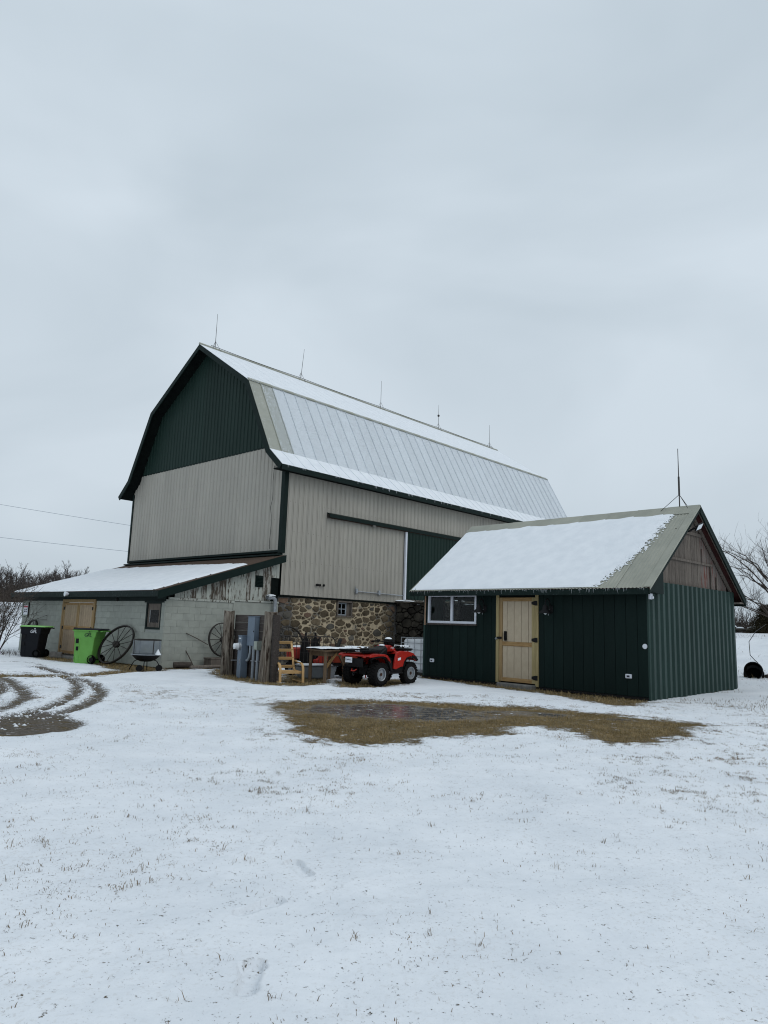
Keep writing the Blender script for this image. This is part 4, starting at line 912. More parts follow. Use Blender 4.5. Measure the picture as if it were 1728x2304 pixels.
def mask_shed(a, b):      # a from the right rake, b up the slope
    n = fbm(a, b, 1.8, 4)-.5; f = fbm(a+7, b+3, 11, 3)-.5
    right = np.interp(b, [0, .3, 1.6, 3.2, 3.7], [1.38, 1.22, .80, .56, .5])
    top = 3.40+.02*np.cos(a*2*pi/wr)
    m1 = (a-right+n*.14)*.8
    return np.minimum(np.minimum(m1+(fbm(a+7, b+3, 34, 2)-.5)*np.clip(.30-m1, .0, .30)*1.5, top-b+n*.12), np.minimum(7.36-a+.02*b, b-.045+f*.03))
o_ = np.array([*sw(-OE, SY0), ZE+.0])
snow_sheet('roof_snow', 'white snow blanket on the front slope of the small shed roof', o_, rotS((0, 1, 0)), rotS(ssu), SY1-SY0, ssl, .018, mask_shed, .022, 5, .35)
# door with jambs
dj = MB(); dj.box(-.02, .09, D0, D0+.095, .03, 2.36); dj = dj.build('door', m_wood_green, shed, bevel=.005, label=None)
MB().box(-.02, .09, D1-.095, D1, .06, 2.36).build('jamb', m_wood_green, dj, bevel=.005); MB().box(.0, .09, D0+.096, D1-.096, 2.31, 2.36).build('head_gap', m_deck, dj)
y0, y1 = D0+.105, D1-.105; MB().box(.03, .06, y0, y1, .10, 2.29).build('door_core', m_oldwood, dj)
edges = [y0+.10, y0+.23, y0+.46, y0+.69, y0+.92, y1-.10]
edges = [y0+.10, y0+.21, y0+.435, y0+.66, y0+.885, y1-.10]
for a, b in zip(edges[:-1], edges[1:]):
    MB().box(.008, .03, a+.005, b-.005, .20, 1.02).build('plank', m_plank_tan, dj, bevel=.003); MB().box(.008, .03, a+.005, b-.005, 1.13, 2.19).build('plank', m_plank_tan, dj, bevel=.003)
MB().box(-.01, .029, y0, y0+.1, .10, 2.29).build('stile', m_wood_green, dj, bevel=.004); MB().box(-.01, .029, y1-.1, y1, .10, 2.29).build('stile', m_wood_new, dj, bevel=.004)
for (z0, z1) in ((.10, .20), (1.02, 1.13), (2.19, 2.29)): MB().box(-.009, .03, y0+.101, y1-.101, z0, z1).build('rail', m_wood_rail, dj, bevel=.004)
for z in (.25, 1.2, 2.14):
    MB().prism([(-.026, D0+.02, z-.06), (-.026, D0+.10, z-.06), (-.026, D0+.10, z+.06), (-.026, D0+.02, z+.06)], (.006, 0, 0)).build('hinge', m_black, dj); MB().prism([(-.026, D0+.101, z-.055), (-.026, D0+.2, z-.03), (-.026, D0+.2, z+.03), (-.026, D0+.101, z+.055)], (.014, 0, 0)).build('hinge', m_black, dj)
MB().box(-.03, .008, y1-.24, y1-.17, 1.15, 1.40).build('handle_plate', m_black, dj); MB().tube([(-.03, y1-.205, 1.18), (-.07, y1-.205, 1.2), (-.07, y1-.205, 1.34), (-.03, y1-.205, 1.36)], .012, 6).build('handle', m_black, dj, True)
MB().box(-.04, -.011, y1-.09, y1+.06, 1.19, 1.25).build('latch', m_black, dj, bevel=.006); MB().lathe([(.03, 0), (.035, .03), (0, .045)], 8, 'x', (-.07, y1+.07, 1.2)).build('padlock', m_galv, dj)
MB().box(-.22, .0, 3.0, 4.1, -.06, .07).build('door_step', m_concrete, shed, bevel=.02)
# window
wi = MB(); wy0, wy1, wz0, wz1 = WZ
for (a, b, c, d) in ((wy0, wy0+.055, wz0, wz1), (wy1-.055, wy1, wz0, wz1), (wy0+.055, wy1-.055, wz0, wz0+.07), (wy0+.055, wy1-.055, wz1-.055, wz1)): wi.box(-.02, .08, a, b, c, d)
wi = wi.build('window', m_white, shed, bevel=.006)
ym = (wy0+wy1)/2
MB().box(-.01, .07, ym-.035, ym+.035, wz0+.071, wz1-.056).build('mullion', m_white, wi, bevel=.004)
MB().box(.03, .036, wy0+.055, ym-.035, wz0+.07, wz1-.055).build('pane', m_glass, wi); MB().box(.04, .046, ym+.035, wy1-.055, wz0+.07, wz1-.055).build('pane', m_glass, wi)
MB().box(-.05, .03, wy0-.03, wy1+.03, wz0-.045, wz0-.004).build('sill', m_dplank, wi)
MB().box(-.015, .0, wy0+.02, wy1-.02, wz1+.003, wz1+.02).build('drip_cap', m_oldwood, wi)
MB().tube([(-.03, wy1+.09, 2.36), (-.03, wy1+.09, 1.5)], .022, 6).build('tan_pipe', m_copper, shed)
# what shows through the window: bare studs and a window on the far side
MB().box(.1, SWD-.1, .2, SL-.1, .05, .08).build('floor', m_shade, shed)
for yy in (3.2, 4.7, 6.2): MB().box(SWD-.16, SWD-.07, yy, yy+.09, .1, 2.6).build('stud', m_oldwood, shed)
MB().box(2.2, 2.9, 4.9, 6.4, .08, .95).build('work_bench', m_oldwood, shed)
# wall lamps, sockets, flood light
def barn_lamp(name, label, Y):
    t = thing(name, label, 'wall lamp', (*sw(0, Y), 1.98), RZS, 'lamps beside the shed door')
    MB().box(-.02, .005, -.05, .05, -.06, .08).build('wall_plate', m_black, t, bevel=.01)
    MB().tube([(-.01, 0, .04), (-.06, 0, .16), (-.13, 0, .22), (-.20, 0, .17), (-.21, 0, .08)], .013, 7).build('gooseneck', m_black, t, True)
    MB().lathe([(.02, .09), (.045, .08), (.06, .0), (.13, -.07), (.14, -.085), (.12, -.075), (.05, -.01), (0, .0)], 18, 'z', (-.21, 0, 0)).build('shade', m_black, t, True)
    MB().lathe([(0, -.11), (.035, -.09), (.04, -.05), (.02, -.01)], 10, 'z', (-.21, 0, 0)).build('bulb', m_lens, t, True)
    MB().tube([(-.02, .03, .0), (-.03, .05, -.12)], .006, 5).build('pull', m_galv, t)
    t.scale = (1.25,)*3
    return t
barn_lamp('wall_lamp', 'black gooseneck barn lamp between the shed window and door', 4.66)
barn_lamp('wall_lamp', 'black gooseneck barn lamp to the right of the shed door', 2.56)
def socket(label, Y, z):
    t = thing('outdoor_socket', label, 'socket', (*sw(0, Y), z), RZS, 'white sockets low on the shed front')
    MB().box(-.045, .005, -.075, .075, -.05, .05).build('cover', m_white, t, bevel=.012); MB().box(-.05, -.0455, -.035, .035, -.02, .02).build('opening', m_print_k, t)
socket('white weatherproof socket low on the shed wall below the window', 6.55, .49); socket('white weatherproof socket low on the shed wall near the right corner', .5, .48)
MB().lathe([(0, -.012), (.055, -.012), (.06, 0), (0, 0)], 14, 'x').build('round_reflector', m_white, loc=(*sw(-.004, .10), 1.17), rot=(0, 0, RZS), label='small round pale disc fixed at the right edge of the shed front', cat='reflector')
ws = thing('motion_sensor', 'small white sensor box high on the front right corner of the shed', 'sensor', (*sw(-.02, -.04), 2.30), RZS)
MB().box(-.06, .06, -.06, .0, -.07, .07).build('housing', m_white, ws, bevel=.015); MB().lathe([(0, -.05), (.03, -.035), (.03, 0)], 10, 'y', (0, -.06, -.03)).build('eye', m_white, ws)
fd = thing('gable_flood_light', 'slim pale flood light on a black bracket under the shed gable peak', 'lamp', (*sw(2.05, -.02), 4.05), RZS)
MB().tube([(0, .04, -.02), (.02, -.12, -.02), (.05, -.24, .06)], .025, 6).build('bracket', m_black, fd)
hd = MB().box(-.17, .17, -.02, .02, -.085, .085); hd.xf(Matrix.Translation((.16, -.30, .10)) @ Matrix.Rotation(-.30, 4, 'Y') @ Matrix.Rotation(.55, 4, 'X')); hd.build('head', m_black, fd, bevel=.01)
hd = MB().box(-.15, .15, -.027, -.021, -.07, .07); hd.xf(Matrix.Translation((.16, -.30, .10)) @ Matrix.Rotation(-.30, 4, 'Y') @ Matrix.Rotation(.55, 4, 'X')); hd.build('lens', m_lens, fd)
MB().tube([(*sw(-.3, 7.0), 2.55), (*sw(-.38, 7.05), 2.40), (*sw(-.25, 7.05), 2.2), (*sw(-.05, 7.0), 2.0)], .008, 5).build('hanging_cable', m_black, label='thin black cable hanging off the left corner of the shed roof', cat='cable')
# ------------------------------------------------------------------ lightning rods and the conductor
def rod(label, x, y, z, h, ball=None, spread=.28, lean_=0., axis=(1, 0), r=.0105):
    t = thing('lightning_rod', label, 'lightning rod', (x, y, z), 0, 'lightning rods on the roof ridges')
    MB().tube([(0, 0, -.05), (lean_*.5, 0, h*.5), (lean_, 0, h)], [r*1.2, r, r*.6], 6).build('rod', m_rod, t)
    for k in range(3):
        a = 2*pi*k/3+.5; MB().tube([(0, 0, .34), (cos(a)*spread, sin(a)*spread, -.10)], r*.6, 5).build('brace', m_rod, t)
    if ball: MB().lathe([(0, -.07), (.05, -.05), (.07, 0), (.05, .05), (0, .07)], 12, 'z', (0, 0, ball)).build('ball', m_rod, t, True)
    return t
for (X, h, ball, ln, lab) in ((.22, 1.55, None, 0, 'thin lightning rod at the gable end of the barn ridge'), (4.91, 1.5, None, .10, 'slightly leaning second lightning rod from the barn gable'), (10.39, 1.5, None, 0, 'lightning rod in the middle of the barn ridge'), (15.24, 1.45, .80, 0, 'lightning rod with a round ball on the barn ridge'), (20.37, 1.45, .82, 0, 'last lightning rod at the far end of the barn ridge')):
    x, y = bw(X, W/2); rod(lab, x, y, 12.62, h, ball if X != 20.37 else None, lean_=ln)
x, y = sw(XR, .30); t = rod('tall lightning rod with wide braces on the shed ridge', x, y, ZR, 1.58, None, .5, r=.013)
MB().tube([(0, 0, .33), (0, 0, .82)], .024, 6).build('sleeve', m_rod, t)
pts = []
for X in np.linspace(0, LEN, 60):
    k = np.interp(X, [.22, 4.91, 10.39, 15.24, 20.37], [0, 1, 2, 3, 4]); pts.append((*bw(X, W/2-.03), 12.70-.03*sin(pi*(k % 1))))
MB().tube(pts, .012, 5).build('conductor_cable', m_rod, label='dark conductor cable running along the barn ridge between the rods', cat='cable')
# ------------------------------------------------------------------ electric service post
PLx, PRx = Vector((-4.16, 19.74, 0)), Vector((-2.82, 17.96, 0)); pd = (PRx-PLx); plen = pd.length; pd.normalize(); pang = atan2(pd.y, pd.x)
def round_post(name, label, p, r0, r1, h, lean_, seed):
    r_ = random.Random(seed); n = 18; mb = MB(); prof = []
    ph = [r_.random()*6 for _ in range(4)]
    zs = [-.1, .1, .35, .7, 1.0, 1.3, 1.55, h-.02, h]
    for i, z in enumerate(zs):
        f = z/h; rr = r0+(r1-r0)*f
        for j in range(n):
            t = 2*pi*j/n; k = 1+.05*sin(3*t+ph[0]+z)+.04*sin(7*t+ph[1]-2*z)+.03*sin(11*t+ph[2])
            mb.v.append((p.x+lean_[0]*f+rr*k*cos(t)*(1 if i < 8 else .93), p.y+lean_[1]*f+rr*k*sin(t)*(1 if i < 8 else .93), z+(.02*sin(t*2+ph[3]) if i > 6 else 0)))
    for i in range(len(zs)-1):
        for j in range(n): mb.f.append((i*n+j, i*n+(j+1) % n, (i+1)*n+(j+1) % n, (i+1)*n+j))
    mb.f.append(tuple((len(zs)-1)*n+j for j in range(n)))
    return mb.build(name, m_post, smooth=True, label=label, cat='post', group='round posts of the electric service stand')
round_post('round_post', 'weathered round wooden post left of the electric meter', PLx, .17, .14, 1.70, (-.03, .02), 1)
round_post('round_post', 'weathered cracked round wooden post right of the grey electric box', PRx, .17, .155, 1.68, (.06, 0), 2)
pw = thing('plank_screen', 'dark horizontal plank screen between the two round posts', 'plank wall', (PLx.x, PLx.y, 0), pang)
z = -.03; random.seed(3)
while z < 1.58:
    h = .19+.03*random.random(); MB().box(.0, plen+.28, .16, .20+.01*random.random(), z, min(z+h-.004, 1.61)).build('plank', m_dplank, pw, bevel=.005); z += h
MB().box(plen+.20, plen+.29, .02, .158, -.03, 1.62).build('end_plank', m_dplank, pw)
# local frame of the stand: x along the planks to the right post, -y towards the viewer's side
def st_thing(name, label, cat, x, y, z): return thing(name, label, cat, tuple(PLx+pd*x+Vector((-pd.y, pd.x, 0))*y+Vector((0, 0, z))), pang)
mp_ = st_thing('meter_pedestal', 'blue grey meter pedestal with round glass meter standing at the plank screen', 'meter', .92, 0, 0)
MB().box(-.11, .11, -.10, .10, -.03, 1.05).build('cabinet', m_grey, mp_, bevel=.008); MB().box(-.12, .12, -.11, .11, 1.05, 1.065).build('lid', m_grey, mp_)
mt = MB().lathe([(0, -.02), (.10, -.02), (.11, .03), (0, .03)], 18, 'y', (0, -.125, .78)).build('meter_ring', m_galv, mp_, True); MB().lathe([(0, -.13), (.075, -.11), (.085, 0), (0, 0)], 18, 'y', (0, -.15, .78)).build('meter_glass', m_tote, mt, True)
MB().box(-.03, .03, -.27, -.255, .74, .81).build('meter_dial', m_print_k, mt)
MB().box(-.05, .05, -.105, -.1001, .97, 1.0).build('label_plate', m_print_w, mp_); MB().box(.05, .08, -.12, -.1, .34, .46).build('hasp', m_galv, mp_)
MB().tube([(.02, -.15, .42), (.04, -.34, .42)], .012, 5).build('ground_bolt', m_galv, mp_)
bx = st_thing('electric_box', 'tall grey electric breaker box on the plank screen', 'electric box', 1.28, .03, 1.18)
MB().box(-.19, .19, -.0, .13, -.38, .38).build('case', m_grey, bx, bevel=.008); MB().box(-.195, .195, -.015, -.001, -.37, .37).build('cover', m_grey, bx, bevel=.004); MB().box(-.21, .21, -.03, .13, .381, .395).build('rain_lid', m_grey, bx); MB().box(.15, .18, -.025, -.016, -.02, .02).build('latch', m_black, bx)
for (x_, z1, lb) in ((1.42, .80, 'fat grey conduit rising from the ground into the tall electric box'), (1.66, .72, 'grey conduit under the small junction box by the right post')):
    c = st_thing('conduit', lb, 'conduit', x_, .06, 0); MB().tube([(0, 0, -.05), (0, 0, z1)], .038 if x_ < 1.8 else .03, 9).build('pipe', m_conduit, c, True); MB().box(-.06, .06, -.045, .05, .42, .44).build('clamp', m_galv, c)
c = st_thing('conduit', 'curved grey conduit bending from the meter pedestal up into the tall box', 'conduit', 1.06, .05, .42)
MB().tube([(0, 0, 0), (.08, 0, .01), (.14, 0, .08), (.18, 0, .20), (.19, 0, .40)], .035, 9).build('pipe', m_conduit, c, True)
jb = st_thing('junction_box', 'small pale green grey junction box on top of a conduit', 'junction box', 1.66, .07, .82); MB().box(-.08, .08, -.08, .08, -.11, .11).build('case', m_signback, jb, bevel=.01); MB().box(-.085, .085, -.1, -.081, -.09, .115).build('cover', m_signback, jb, bevel=.006)
sb = thing('switch_box', 'little dark box with grey key cover on the right round post', 'key box', (PRx.x+.16, PRx.y+.0, 1.36), pang+1.1); MB().box(-.06, .06, -.04, .03, -.10, .10).build('case', m_black, sb, bevel=.02); MB().box(-.035, .035, -.055, -.041, -.07, .03).build('cover', m_conduit, sb, bevel=.008)
lm = thing('lumber_offcuts', 'small stack of pale board ends at the foot of the right round post', 'boards', (PRx.x+.26, PRx.y-.02, gh(-2.56, 17.94)-.02), .25)
for i in range(4): MB().box(-.13+.02*(i % 2), .14, -.12, .14-.03*(i % 3), i*.065, i*.065+.058).build('board', m_oldwood, lm, bevel=.006)
# vent pipe with a snowy elbow
vp = thing('vent_pipe', 'pale vent pipe with a snow topped elbow against the lean-to wall', 'pipe', (*lw(4.0, -.14), 0), RZB)
MB().tube([(0, 0, 1.0), (0, 0, 2.12), (-.03, 0, 2.20), (-.10, -.0, 2.24), (-.30, 0, 2.25)], .062, 12).build('pipe', m_galv, vp, True); MB().lathe([(.085, -.06), (.085, .06), (.062, .06)], 12, 'x', (-.28, 0, 2.25)).build('hood', m_galv, vp, True)
MB().lathe([(.07, 1.85), (.07, 1.95)], 12).build('collar', m_galv, vp)
mb = MB(); mb.lathe([(1, 0), (.8, .5), (.4, .8), (0, .85)], 12); mb.v = [(x_*.2-.18, y_*.075, z_*.06+2.30) for x_, y_, z_ in mb.v]; tag(mb.build('snow_cap', m_snow, vp, True), kind='stuff')
MB().tube([(.05, -.02, 1.9), (-.08, -.1, 1.6), (-.1, -.05, 1.2)], .006, 4).build('wire', m_black, vp)
# ------------------------------------------------------------------ wagon wheels
def wagon_wheel(label, C_, U, V, R, n=14, rim=.03, hub=.10, small=False):
    t = thing('wagon_wheel', label, 'wagon wheel', C_, 0, 'old iron wheels around the yard')
    U = Vector(U).normalized(); V = Vector(V); V = (V-U*V.dot(U)).normalized(); Mx = frame((0, 0, 0), V, U)
    MB().lathe([(R, -.035), (R, .035), (R-rim, .035), (R-rim, -.035)], 48, 'z', close=True).xf(Mx).build('rim', m_iron, t, True)
    MB().lathe([(0, -.10), (hub*.6, -.10), (hub*.75, -.05), (hub, -.03), (hub, .03), (hub*.75, .05), (hub*.6, .10), (0, .10)], 18, 'z').xf(Mx).build('hub', m_iron, t, True)
    for k in range(n):
        a = 2*pi*k/n; s_ = .03 if k % 2 else -.03
        MB().tube([(hub*.8*cos(a), hub*.8*sin(a), s_), ((R-rim*.5)*cos(a), (R-rim*.5)*sin(a), 0)], .010, 5).xf(Mx).build('spoke', m_iron, t)
    return t
def lean_v(vx, vy, vz): v = vx*ULb+vy*UGb; return (v[0], v[1], vz)
bx_, by_ = lw(-.42, 1.98); wagon_wheel('large spoked iron wheel leaning on the lean-to wall beside the lime green bin', (bx_, by_, .60), lean_v(.55, .42, 1.12), lean_v(-.30, 1, -.1), .66, 14, .035, .11)
bx_, by_ = lw(-.22, 9.25); wagon_wheel('spoked iron wheel leaning on the wall behind the black bin', (bx_, by_, .66), lean_v(.22, 0, 1.1), lean_v(0, 1, 0), .58, 12, .05, .1)
bx_, by_ = lw(1.95, -.24); wagon_wheel('spoked iron wheel on a low wooden box behind the left round post', (bx_, by_, .84), lean_v(0, .16, 1), lean_v(1, 0, 0), .53, 14, .03, .1)
bx_, by_ = lw(2.15, -.42); wagon_wheel('smaller iron wheel leaning against a bigger wheel behind the left round post', (bx_, by_, .69), lean_v(0, .2, 1), lean_v(1, .1, 0), .37, 10, .03, .08)
bx_, by_ = bw(.35, -.30); wagon_wheel('iron wheel leaning on the stone wall behind the iron railing', (bx_, by_, .70), lean_v(0, .22, 1), lean_v(1, 0, 0), .62, 12, .03, .1)
bt_ = thing('low_wooden_box', 'low weathered wooden box carrying the wheels at the lean-to side wall', 'box', (*lw(1.95, -.34), 0), RZB)
for (x0, x1, y0, y1, z0, z1) in ((-.6, .6, -.2, .2, .26, .30), (-.58, .58, -.19, -.15, .0, .26), (-.58, .58, .15, .19, 0, .26)): MB().box(x0, x1, y0, y1, z0, z1).build('board', m_oldwood, bt_, bevel=.006)
for x_ in (-.56, .53): MB().box(x_, x_+.05, -.149, .149, 0, .255).build('end_board', m_oldwood, bt_)
# ------------------------------------------------------------------ wheelie bins
def bin_(name, label, loc, rz, body_m, lid_m, logo_m, H=1.02):
    t = thing(name, label, 'wheelie bin', loc, rz, 'wheelie bins at the lean-to')
    # local: +x towards the wheels, -y towards the viewer
    def ring(hx0, hx1, hy, z): return [(-hx0, -hy, z), (hx1, -hy, z), (hx1, hy, z), (-hx0, hy, z)]
    mb = MB(); lv = [ring(.29, .24, .25, .0), ring(.31, .27, .27, .35), ring(.335, .31, .285, .78), ring(.355, .335, .30, .80), ring(.37, .38, .31, H)]
    for q in lv: mb.v += q
    for i in range(len(lv)-1):
        for j in range(4): mb.f.append((i*4+j, i*4+(j+1) % 4, (i+1)*4+(j+1) % 4, (i+1)*4+j))
    mb.f.append((0, 1, 2, 3)[::-1]); mb.f.append((16, 17, 18, 19))
    body = mb.build('body', body_m, t, True, bevel=.035, angle=25)
    MB().box(-.40, .43, -.335, .335, H-.03, H+.01).build('rim', body_m, t, bevel=.012)
    lid = MB(); lid.hexa([(-.42, -.345, H+.011), (.52, -.345, H+.011), (.52, .345, H+.011), (-.42, .345, H+.011)], [(-.37, -.30, H+.06), (.44, -.30, H+.055), (.44, .30, H+.055), (-.37, .30, H+.06)]); lid.build('lid', lid_m, t, True, bevel=.015)
    MB().tube([(.47, -.26, H-.03), (.53, -.24, H-.02), (.53, .24, H-.02), (.47, .26, H-.03)], .016, 7).build('handle_bar', body_m, t, True)
    for s_ in (-1, 1):
        wx = MB().lathe([(.13, -.03), (.14, 0), (.13, .03), (.06, .035), (0, .02)], 18, 'y', (.27, s_*.285, .14)).build('wheel', m_rubber, t, True); MB().lathe([(0, -.036), (.07, -.03), (.07, .03), (0, .036)], 12, 'y', (.27, s_*.285, .14)).build('hub', m_black, wx, True)
    MB().tube([(.27, -.25, .14), (.27, .25, .14)], .014, 6).build('axle', m_black, t)
    # moulded grip slots and ribs on the viewer's side
    for (x0, x1, z0, z1) in ((-.28, -.19, .62, .76), (-.26, -.19, .40, .52)): MB().box(x0, x1, -.300, -.268, z0, z1).build('slot', m_binblack if body_m != m_binblack else m_black, t, bevel=.008)
    for x_ in (-.305, -.17): MB().hexa([(x_-.012, -.262, .05), (x_+.012, -.262, .05), (x_+.012, -.24, .05), (x_-.012, -.24, .05)], [(x_-.016, -.296, .78), (x_+.016, -.296, .78), (x_+.016, -.27, .78), (x_-.016, -.27, .78)]).build('rib', body_m, t, bevel=.004)
    lg = text_mesh('GFL', .155, logo_m, 'logo', t, frame((.10, -.316, .875), (1, 0, 0), (0, -.10, .99)), .25, .003, .88)
    st = MB()
    c = (.145, -.318, .985)
    star = []
    for k in range(10):
        a = pi/2+k*pi/5; rr = .042 if k % 2 == 0 else .016; star.append((c[0]+rr*cos(a), c[1]-.004*sin(a), c[2]+rr*sin(a)))
    MB().prism(star, (0, .012, 0)).build('logo_star', logo_m, t)
    return t
bin_('wheelie_bin', 'black wheelie bin with pale green lid at the left end of the lean-to', (-11.93, 24.85, gh(-12, 24.8)-.02), -.08, m_binblack, m_limelid, m_print_w)
bin_('wheelie_bin', 'lime green wheelie bin with black lid in front of the double door', (-9.03, 22.35, gh(-9, 22.3)-.02), -.12, m_bingreen, m_binblack, m_print_k)
cbk = thing('concrete_block', 'grey hollow concrete block on the ground beside the black bin', 'block', (-11.2, 24.95, -.03), .3)
MB().box(-.2, .2, -.1, .1, 0, .2).build('block_body', m_concrete, cbk, bevel=.012)
for x_ in (-.09, .09): MB().box(x_-.06, x_+.06, -.055, .055, .2005, .203).build('cell_shade', m_dkback, cbk)  # thin dark plates paint the shade of the hollows on a solid top
# ------------------------------------------------------------------ fire pit
fp = thing('fire_pit', 'black bowl fire pit with grey mesh screen on four legs', 'fire pit', (-6.52, 20.15, gh(-6.5, 20.1)-.02), .2)
MB().lathe([(0, .24), (.14, .25), (.26, .30), (.35, .38), (.39, .44), (.375, .445), (.25, .33), (0, .28)], 28).build('bowl', m_black, fp, True)
MB().lathe([(.375, .43), (.42, .435), (.42, .45), (.375, .455)], 28, close=True).build('rim', m_conduit, fp, True)
scr = MB()
for k in range(72):
    a = 2*pi*k/72; scr.tube([(.36*cos(a), .36*sin(a), .455), (.375*cos(a), .375*sin(a), .84)], .0035, 3, False)
for z_ in np.linspace(.47, .83, 24): scr.lathe([(.365+.03*(z_-.45)-.003, z_-.003), (.365+.03*(z_-.45)+.003, z_+.003)], 36)
tag(scr.build('mesh_screen', m_conduit, fp), kind='stuff')
MB().lathe([(.37, .83), (.385, .83), (.385, .855), (.37, .855)], 30, close=True).build('top_hoop', m_iron, fp, True)
for a in (.0, pi/2, pi, 1.5*pi):
    MB().box(-.012, .012, -.004, .004, 0, .38).xf(Matrix.Translation((.378*cos(a+.6), .378*sin(a+.6), .455)) @ Matrix.Rotation(a+.6+pi/2, 4, 'Z')).build('screen_strap', m_iron, fp)
    MB().tube([(.20*cos(a), .20*sin(a), .30), (.30*cos(a), .30*sin(a), .26), (.36*cos(a), .36*sin(a), .16), (.44*cos(a), .44*sin(a), -.02)], .013, 6).build('leg', m_black, fp, True)
for a in (-.3, 1.3-pi): MB().lathe([(0, -.03), (.09, -.03), (.09, .03), (0, .03)], 14, 'y', (.40*cos(a), .40*sin(a), .08)).build('wheel', m_black, fp, True)
mb = MB(); mb.lathe([(1, 0), (.8, .6), (.35, 1.6), (0, 2.4)], 10); mb.v = [(x_*.09+.33, y_*.09-.2, z_*.07+.44) for x_, y_, z_ in mb.v]; tag(mb.build('snow_clump', m_snow, fp, True), kind='stuff')
# ------------------------------------------------------------------ logs, boards and twigs along the lean-to side wall
def log(label, a, b, r, mat=m_bark, name='log'): return MB().tube([a, ((a[0]+b[0])/2, (a[1]+b[1])/2, (a[2]+b[2])/2+.01), b], [r, r*1.05, r*.95], 9).build(name, mat, smooth=True, label=label, cat='log')
log('short dark log at the foot of the lean-to side wall', (*lw(.25, -.30), .10), (*lw(.75, -.42), .10), .085)
log('long grey pole lying in the snow along the lean-to side wall', (*lw(.6, -.62), .05), (*lw(1.9, -.75), .06), .045, m_oldwood, 'pole')
log('thin dead branch leaning on the lean-to side wall', (*lw(.95, -.25), .05), (*lw(.80, .0), .50), .014, m_twig, 'branch')
log('long bare twig propped against the white lean-to side wall', (*lw(1.5, -.1), .68), (*lw(.75, -.03), 1.02), .012, m_twig, 'twig')
# ------------------------------------------------------------------ bentwood armchair
CF = Vector((.47, -.88, 0)); CRi = Vector((-.67, -.74, 0))      # facing, and the sitter's right... local x = facing
ch = thing('armchair', 'bentwood armchair with a birch frame standing by the round post', 'armchair', (-2.31, 18.15, gh(-2.3, 18)-.02), atan2(CF.y, CF.x))
def bent(name, pts, wd, th, y):
    mb = MB(); P = [Vector((p[0], y, p[1])) for p in pts]; n = len(P)
    for i, p in enumerate(P):
        d = (P[min(i+1, n-1)]-P[max(i-1, 0)]).normalized(); nr = Vector((-d.z, 0, d.x))
        for (a, b) in ((-1, -1), (1, -1), (1, 1), (-1, 1)): mb.v.append(tuple(p+Vector((0, a*wd/2, 0))+nr*(b*th/2)))
    for i in range(n-1):
        for j in range(4): mb.f.append((i*4+j, i*4+(j+1) % 4, (i+1)*4+(j+1) % 4, (i+1)*4+j))
    mb.f += [(3, 2, 1, 0), tuple(4*(n-1)+j for j in range(4))]
    return mb.build(name, m_birch, ch, True, angle=35)
for s_ in (-1, 1):
    bent('arm_frame', [(.36, .0), (.345, .15), (.335, .32), (.30, .41), (.22, .455), (.10, .47), (-.05, .485), (-.22, .51)], .06, .028, s_*.30)
    bent('runner', [(.36, .013), (.1, .013), (-.25, .013), (-.33, .02)], .06, .026, s_*.30)
    bent('back_stile', [(.30, .26), (.10, .25), (-.10, .27), (-.20, .36), (-.25, .55), (-.33, .75), (-.44, .97)], .055, .026, s_*.245)
for (x_, z_) in ((-.43, .95), (-.335, .76), (-.255, .56), (-.19, .36)): MB().beam((x_, -.272, z_), (x_, .272, z_), .02, .07, (0.4, 0, 1)).build('back_slat', m_birch, ch)
for x_ in (.28, .02): MB().beam((x_, -.30, .25), (x_, .30, .25), .024, .07).build('cross_rail', m_birch, ch)
mb = MB()
for i in range(7):
    for j in range(2):
        t_ = i/6; mb.v.append((.29-.36*t_, (-.22 if j == 0 else .22), .262-.05*sin(pi*t_)+.02*t_))
for i in range(6): mb.f.append((2*i, 2*i+1, 2*i+3, 2*i+2))
mb.build('seat_sling', m_snow, ch, True)
for s_ in (-1, 1):
    mb = MB(); mb.lathe([(1, 0), (.8, .6), (0, 1)], 10); mb.v = [(x_*.16-.0, y_*.026+s_*.30, z_*.022+.492) for x_, y_, z_ in mb.v]; tag(mb.build('snow_strip', m_snow, ch, True), kind='stuff')
# ------------------------------------------------------------------ work table
tb = thing('wooden_table', 'rough wooden table with braced legs and a snow covered top', 'table', (0, 0, 0), 0)
TC = [Vector((-1.90, 18.55, 0)), Vector((-1.34, 17.80, 0)), Vector((-.78, 18.95, 0)), Vector((-1.34, 19.70, 0))]
zt_ = .785
du = (TC[1]-TC[0]); dv = (TC[3]-TC[0])
for k in range(5):
    a0, a1 = k/5+.006, (k+1)/5-.006; q = [TC[0]+du*a0, TC[0]+du*a1, TC[0]+du*a1+dv, TC[0]+du*a0+dv]
    MB().hexa([p+Vector((0, 0, zt_-.03)) for p in q], [p+Vector((0, 0, zt_)) for p in q]).build('top_board', m_tablewood, tb)
cen = (TC[0]+TC[2])/2
lg_ = [cen+(c-cen)*.76 for c in TC]
for p in lg_: MB().box(p.x-.042, p.x+.042, p.y-.042, p.y+.042, -.05, zt_-.031).build('leg', m_tablewood, tb, bevel=.006)
for a, b in ((0, 1), (1, 2), (2, 3), (3, 0)): MB().beam(lg_[a]+Vector((0, 0, .69)), lg_[b]+Vector((0, 0, .69)), .03, .12).build('apron', m_tablewood, tb)
MB().beam(lg_[1]+Vector((0, 0, .33)), lg_[1]+(lg_[2]-lg_[1])*.55+Vector((0, 0, .70)), .035, .07).build('brace', m_wood_rail, tb)
MB().beam(lg_[2]+Vector((0, 0, .36)), lg_[2]+(lg_[1]-lg_[2])*.3+Vector((0, 0, .66)), .035, .07).build('brace', m_tablewood, tb)
lu, lv_ = du.length, dv.length
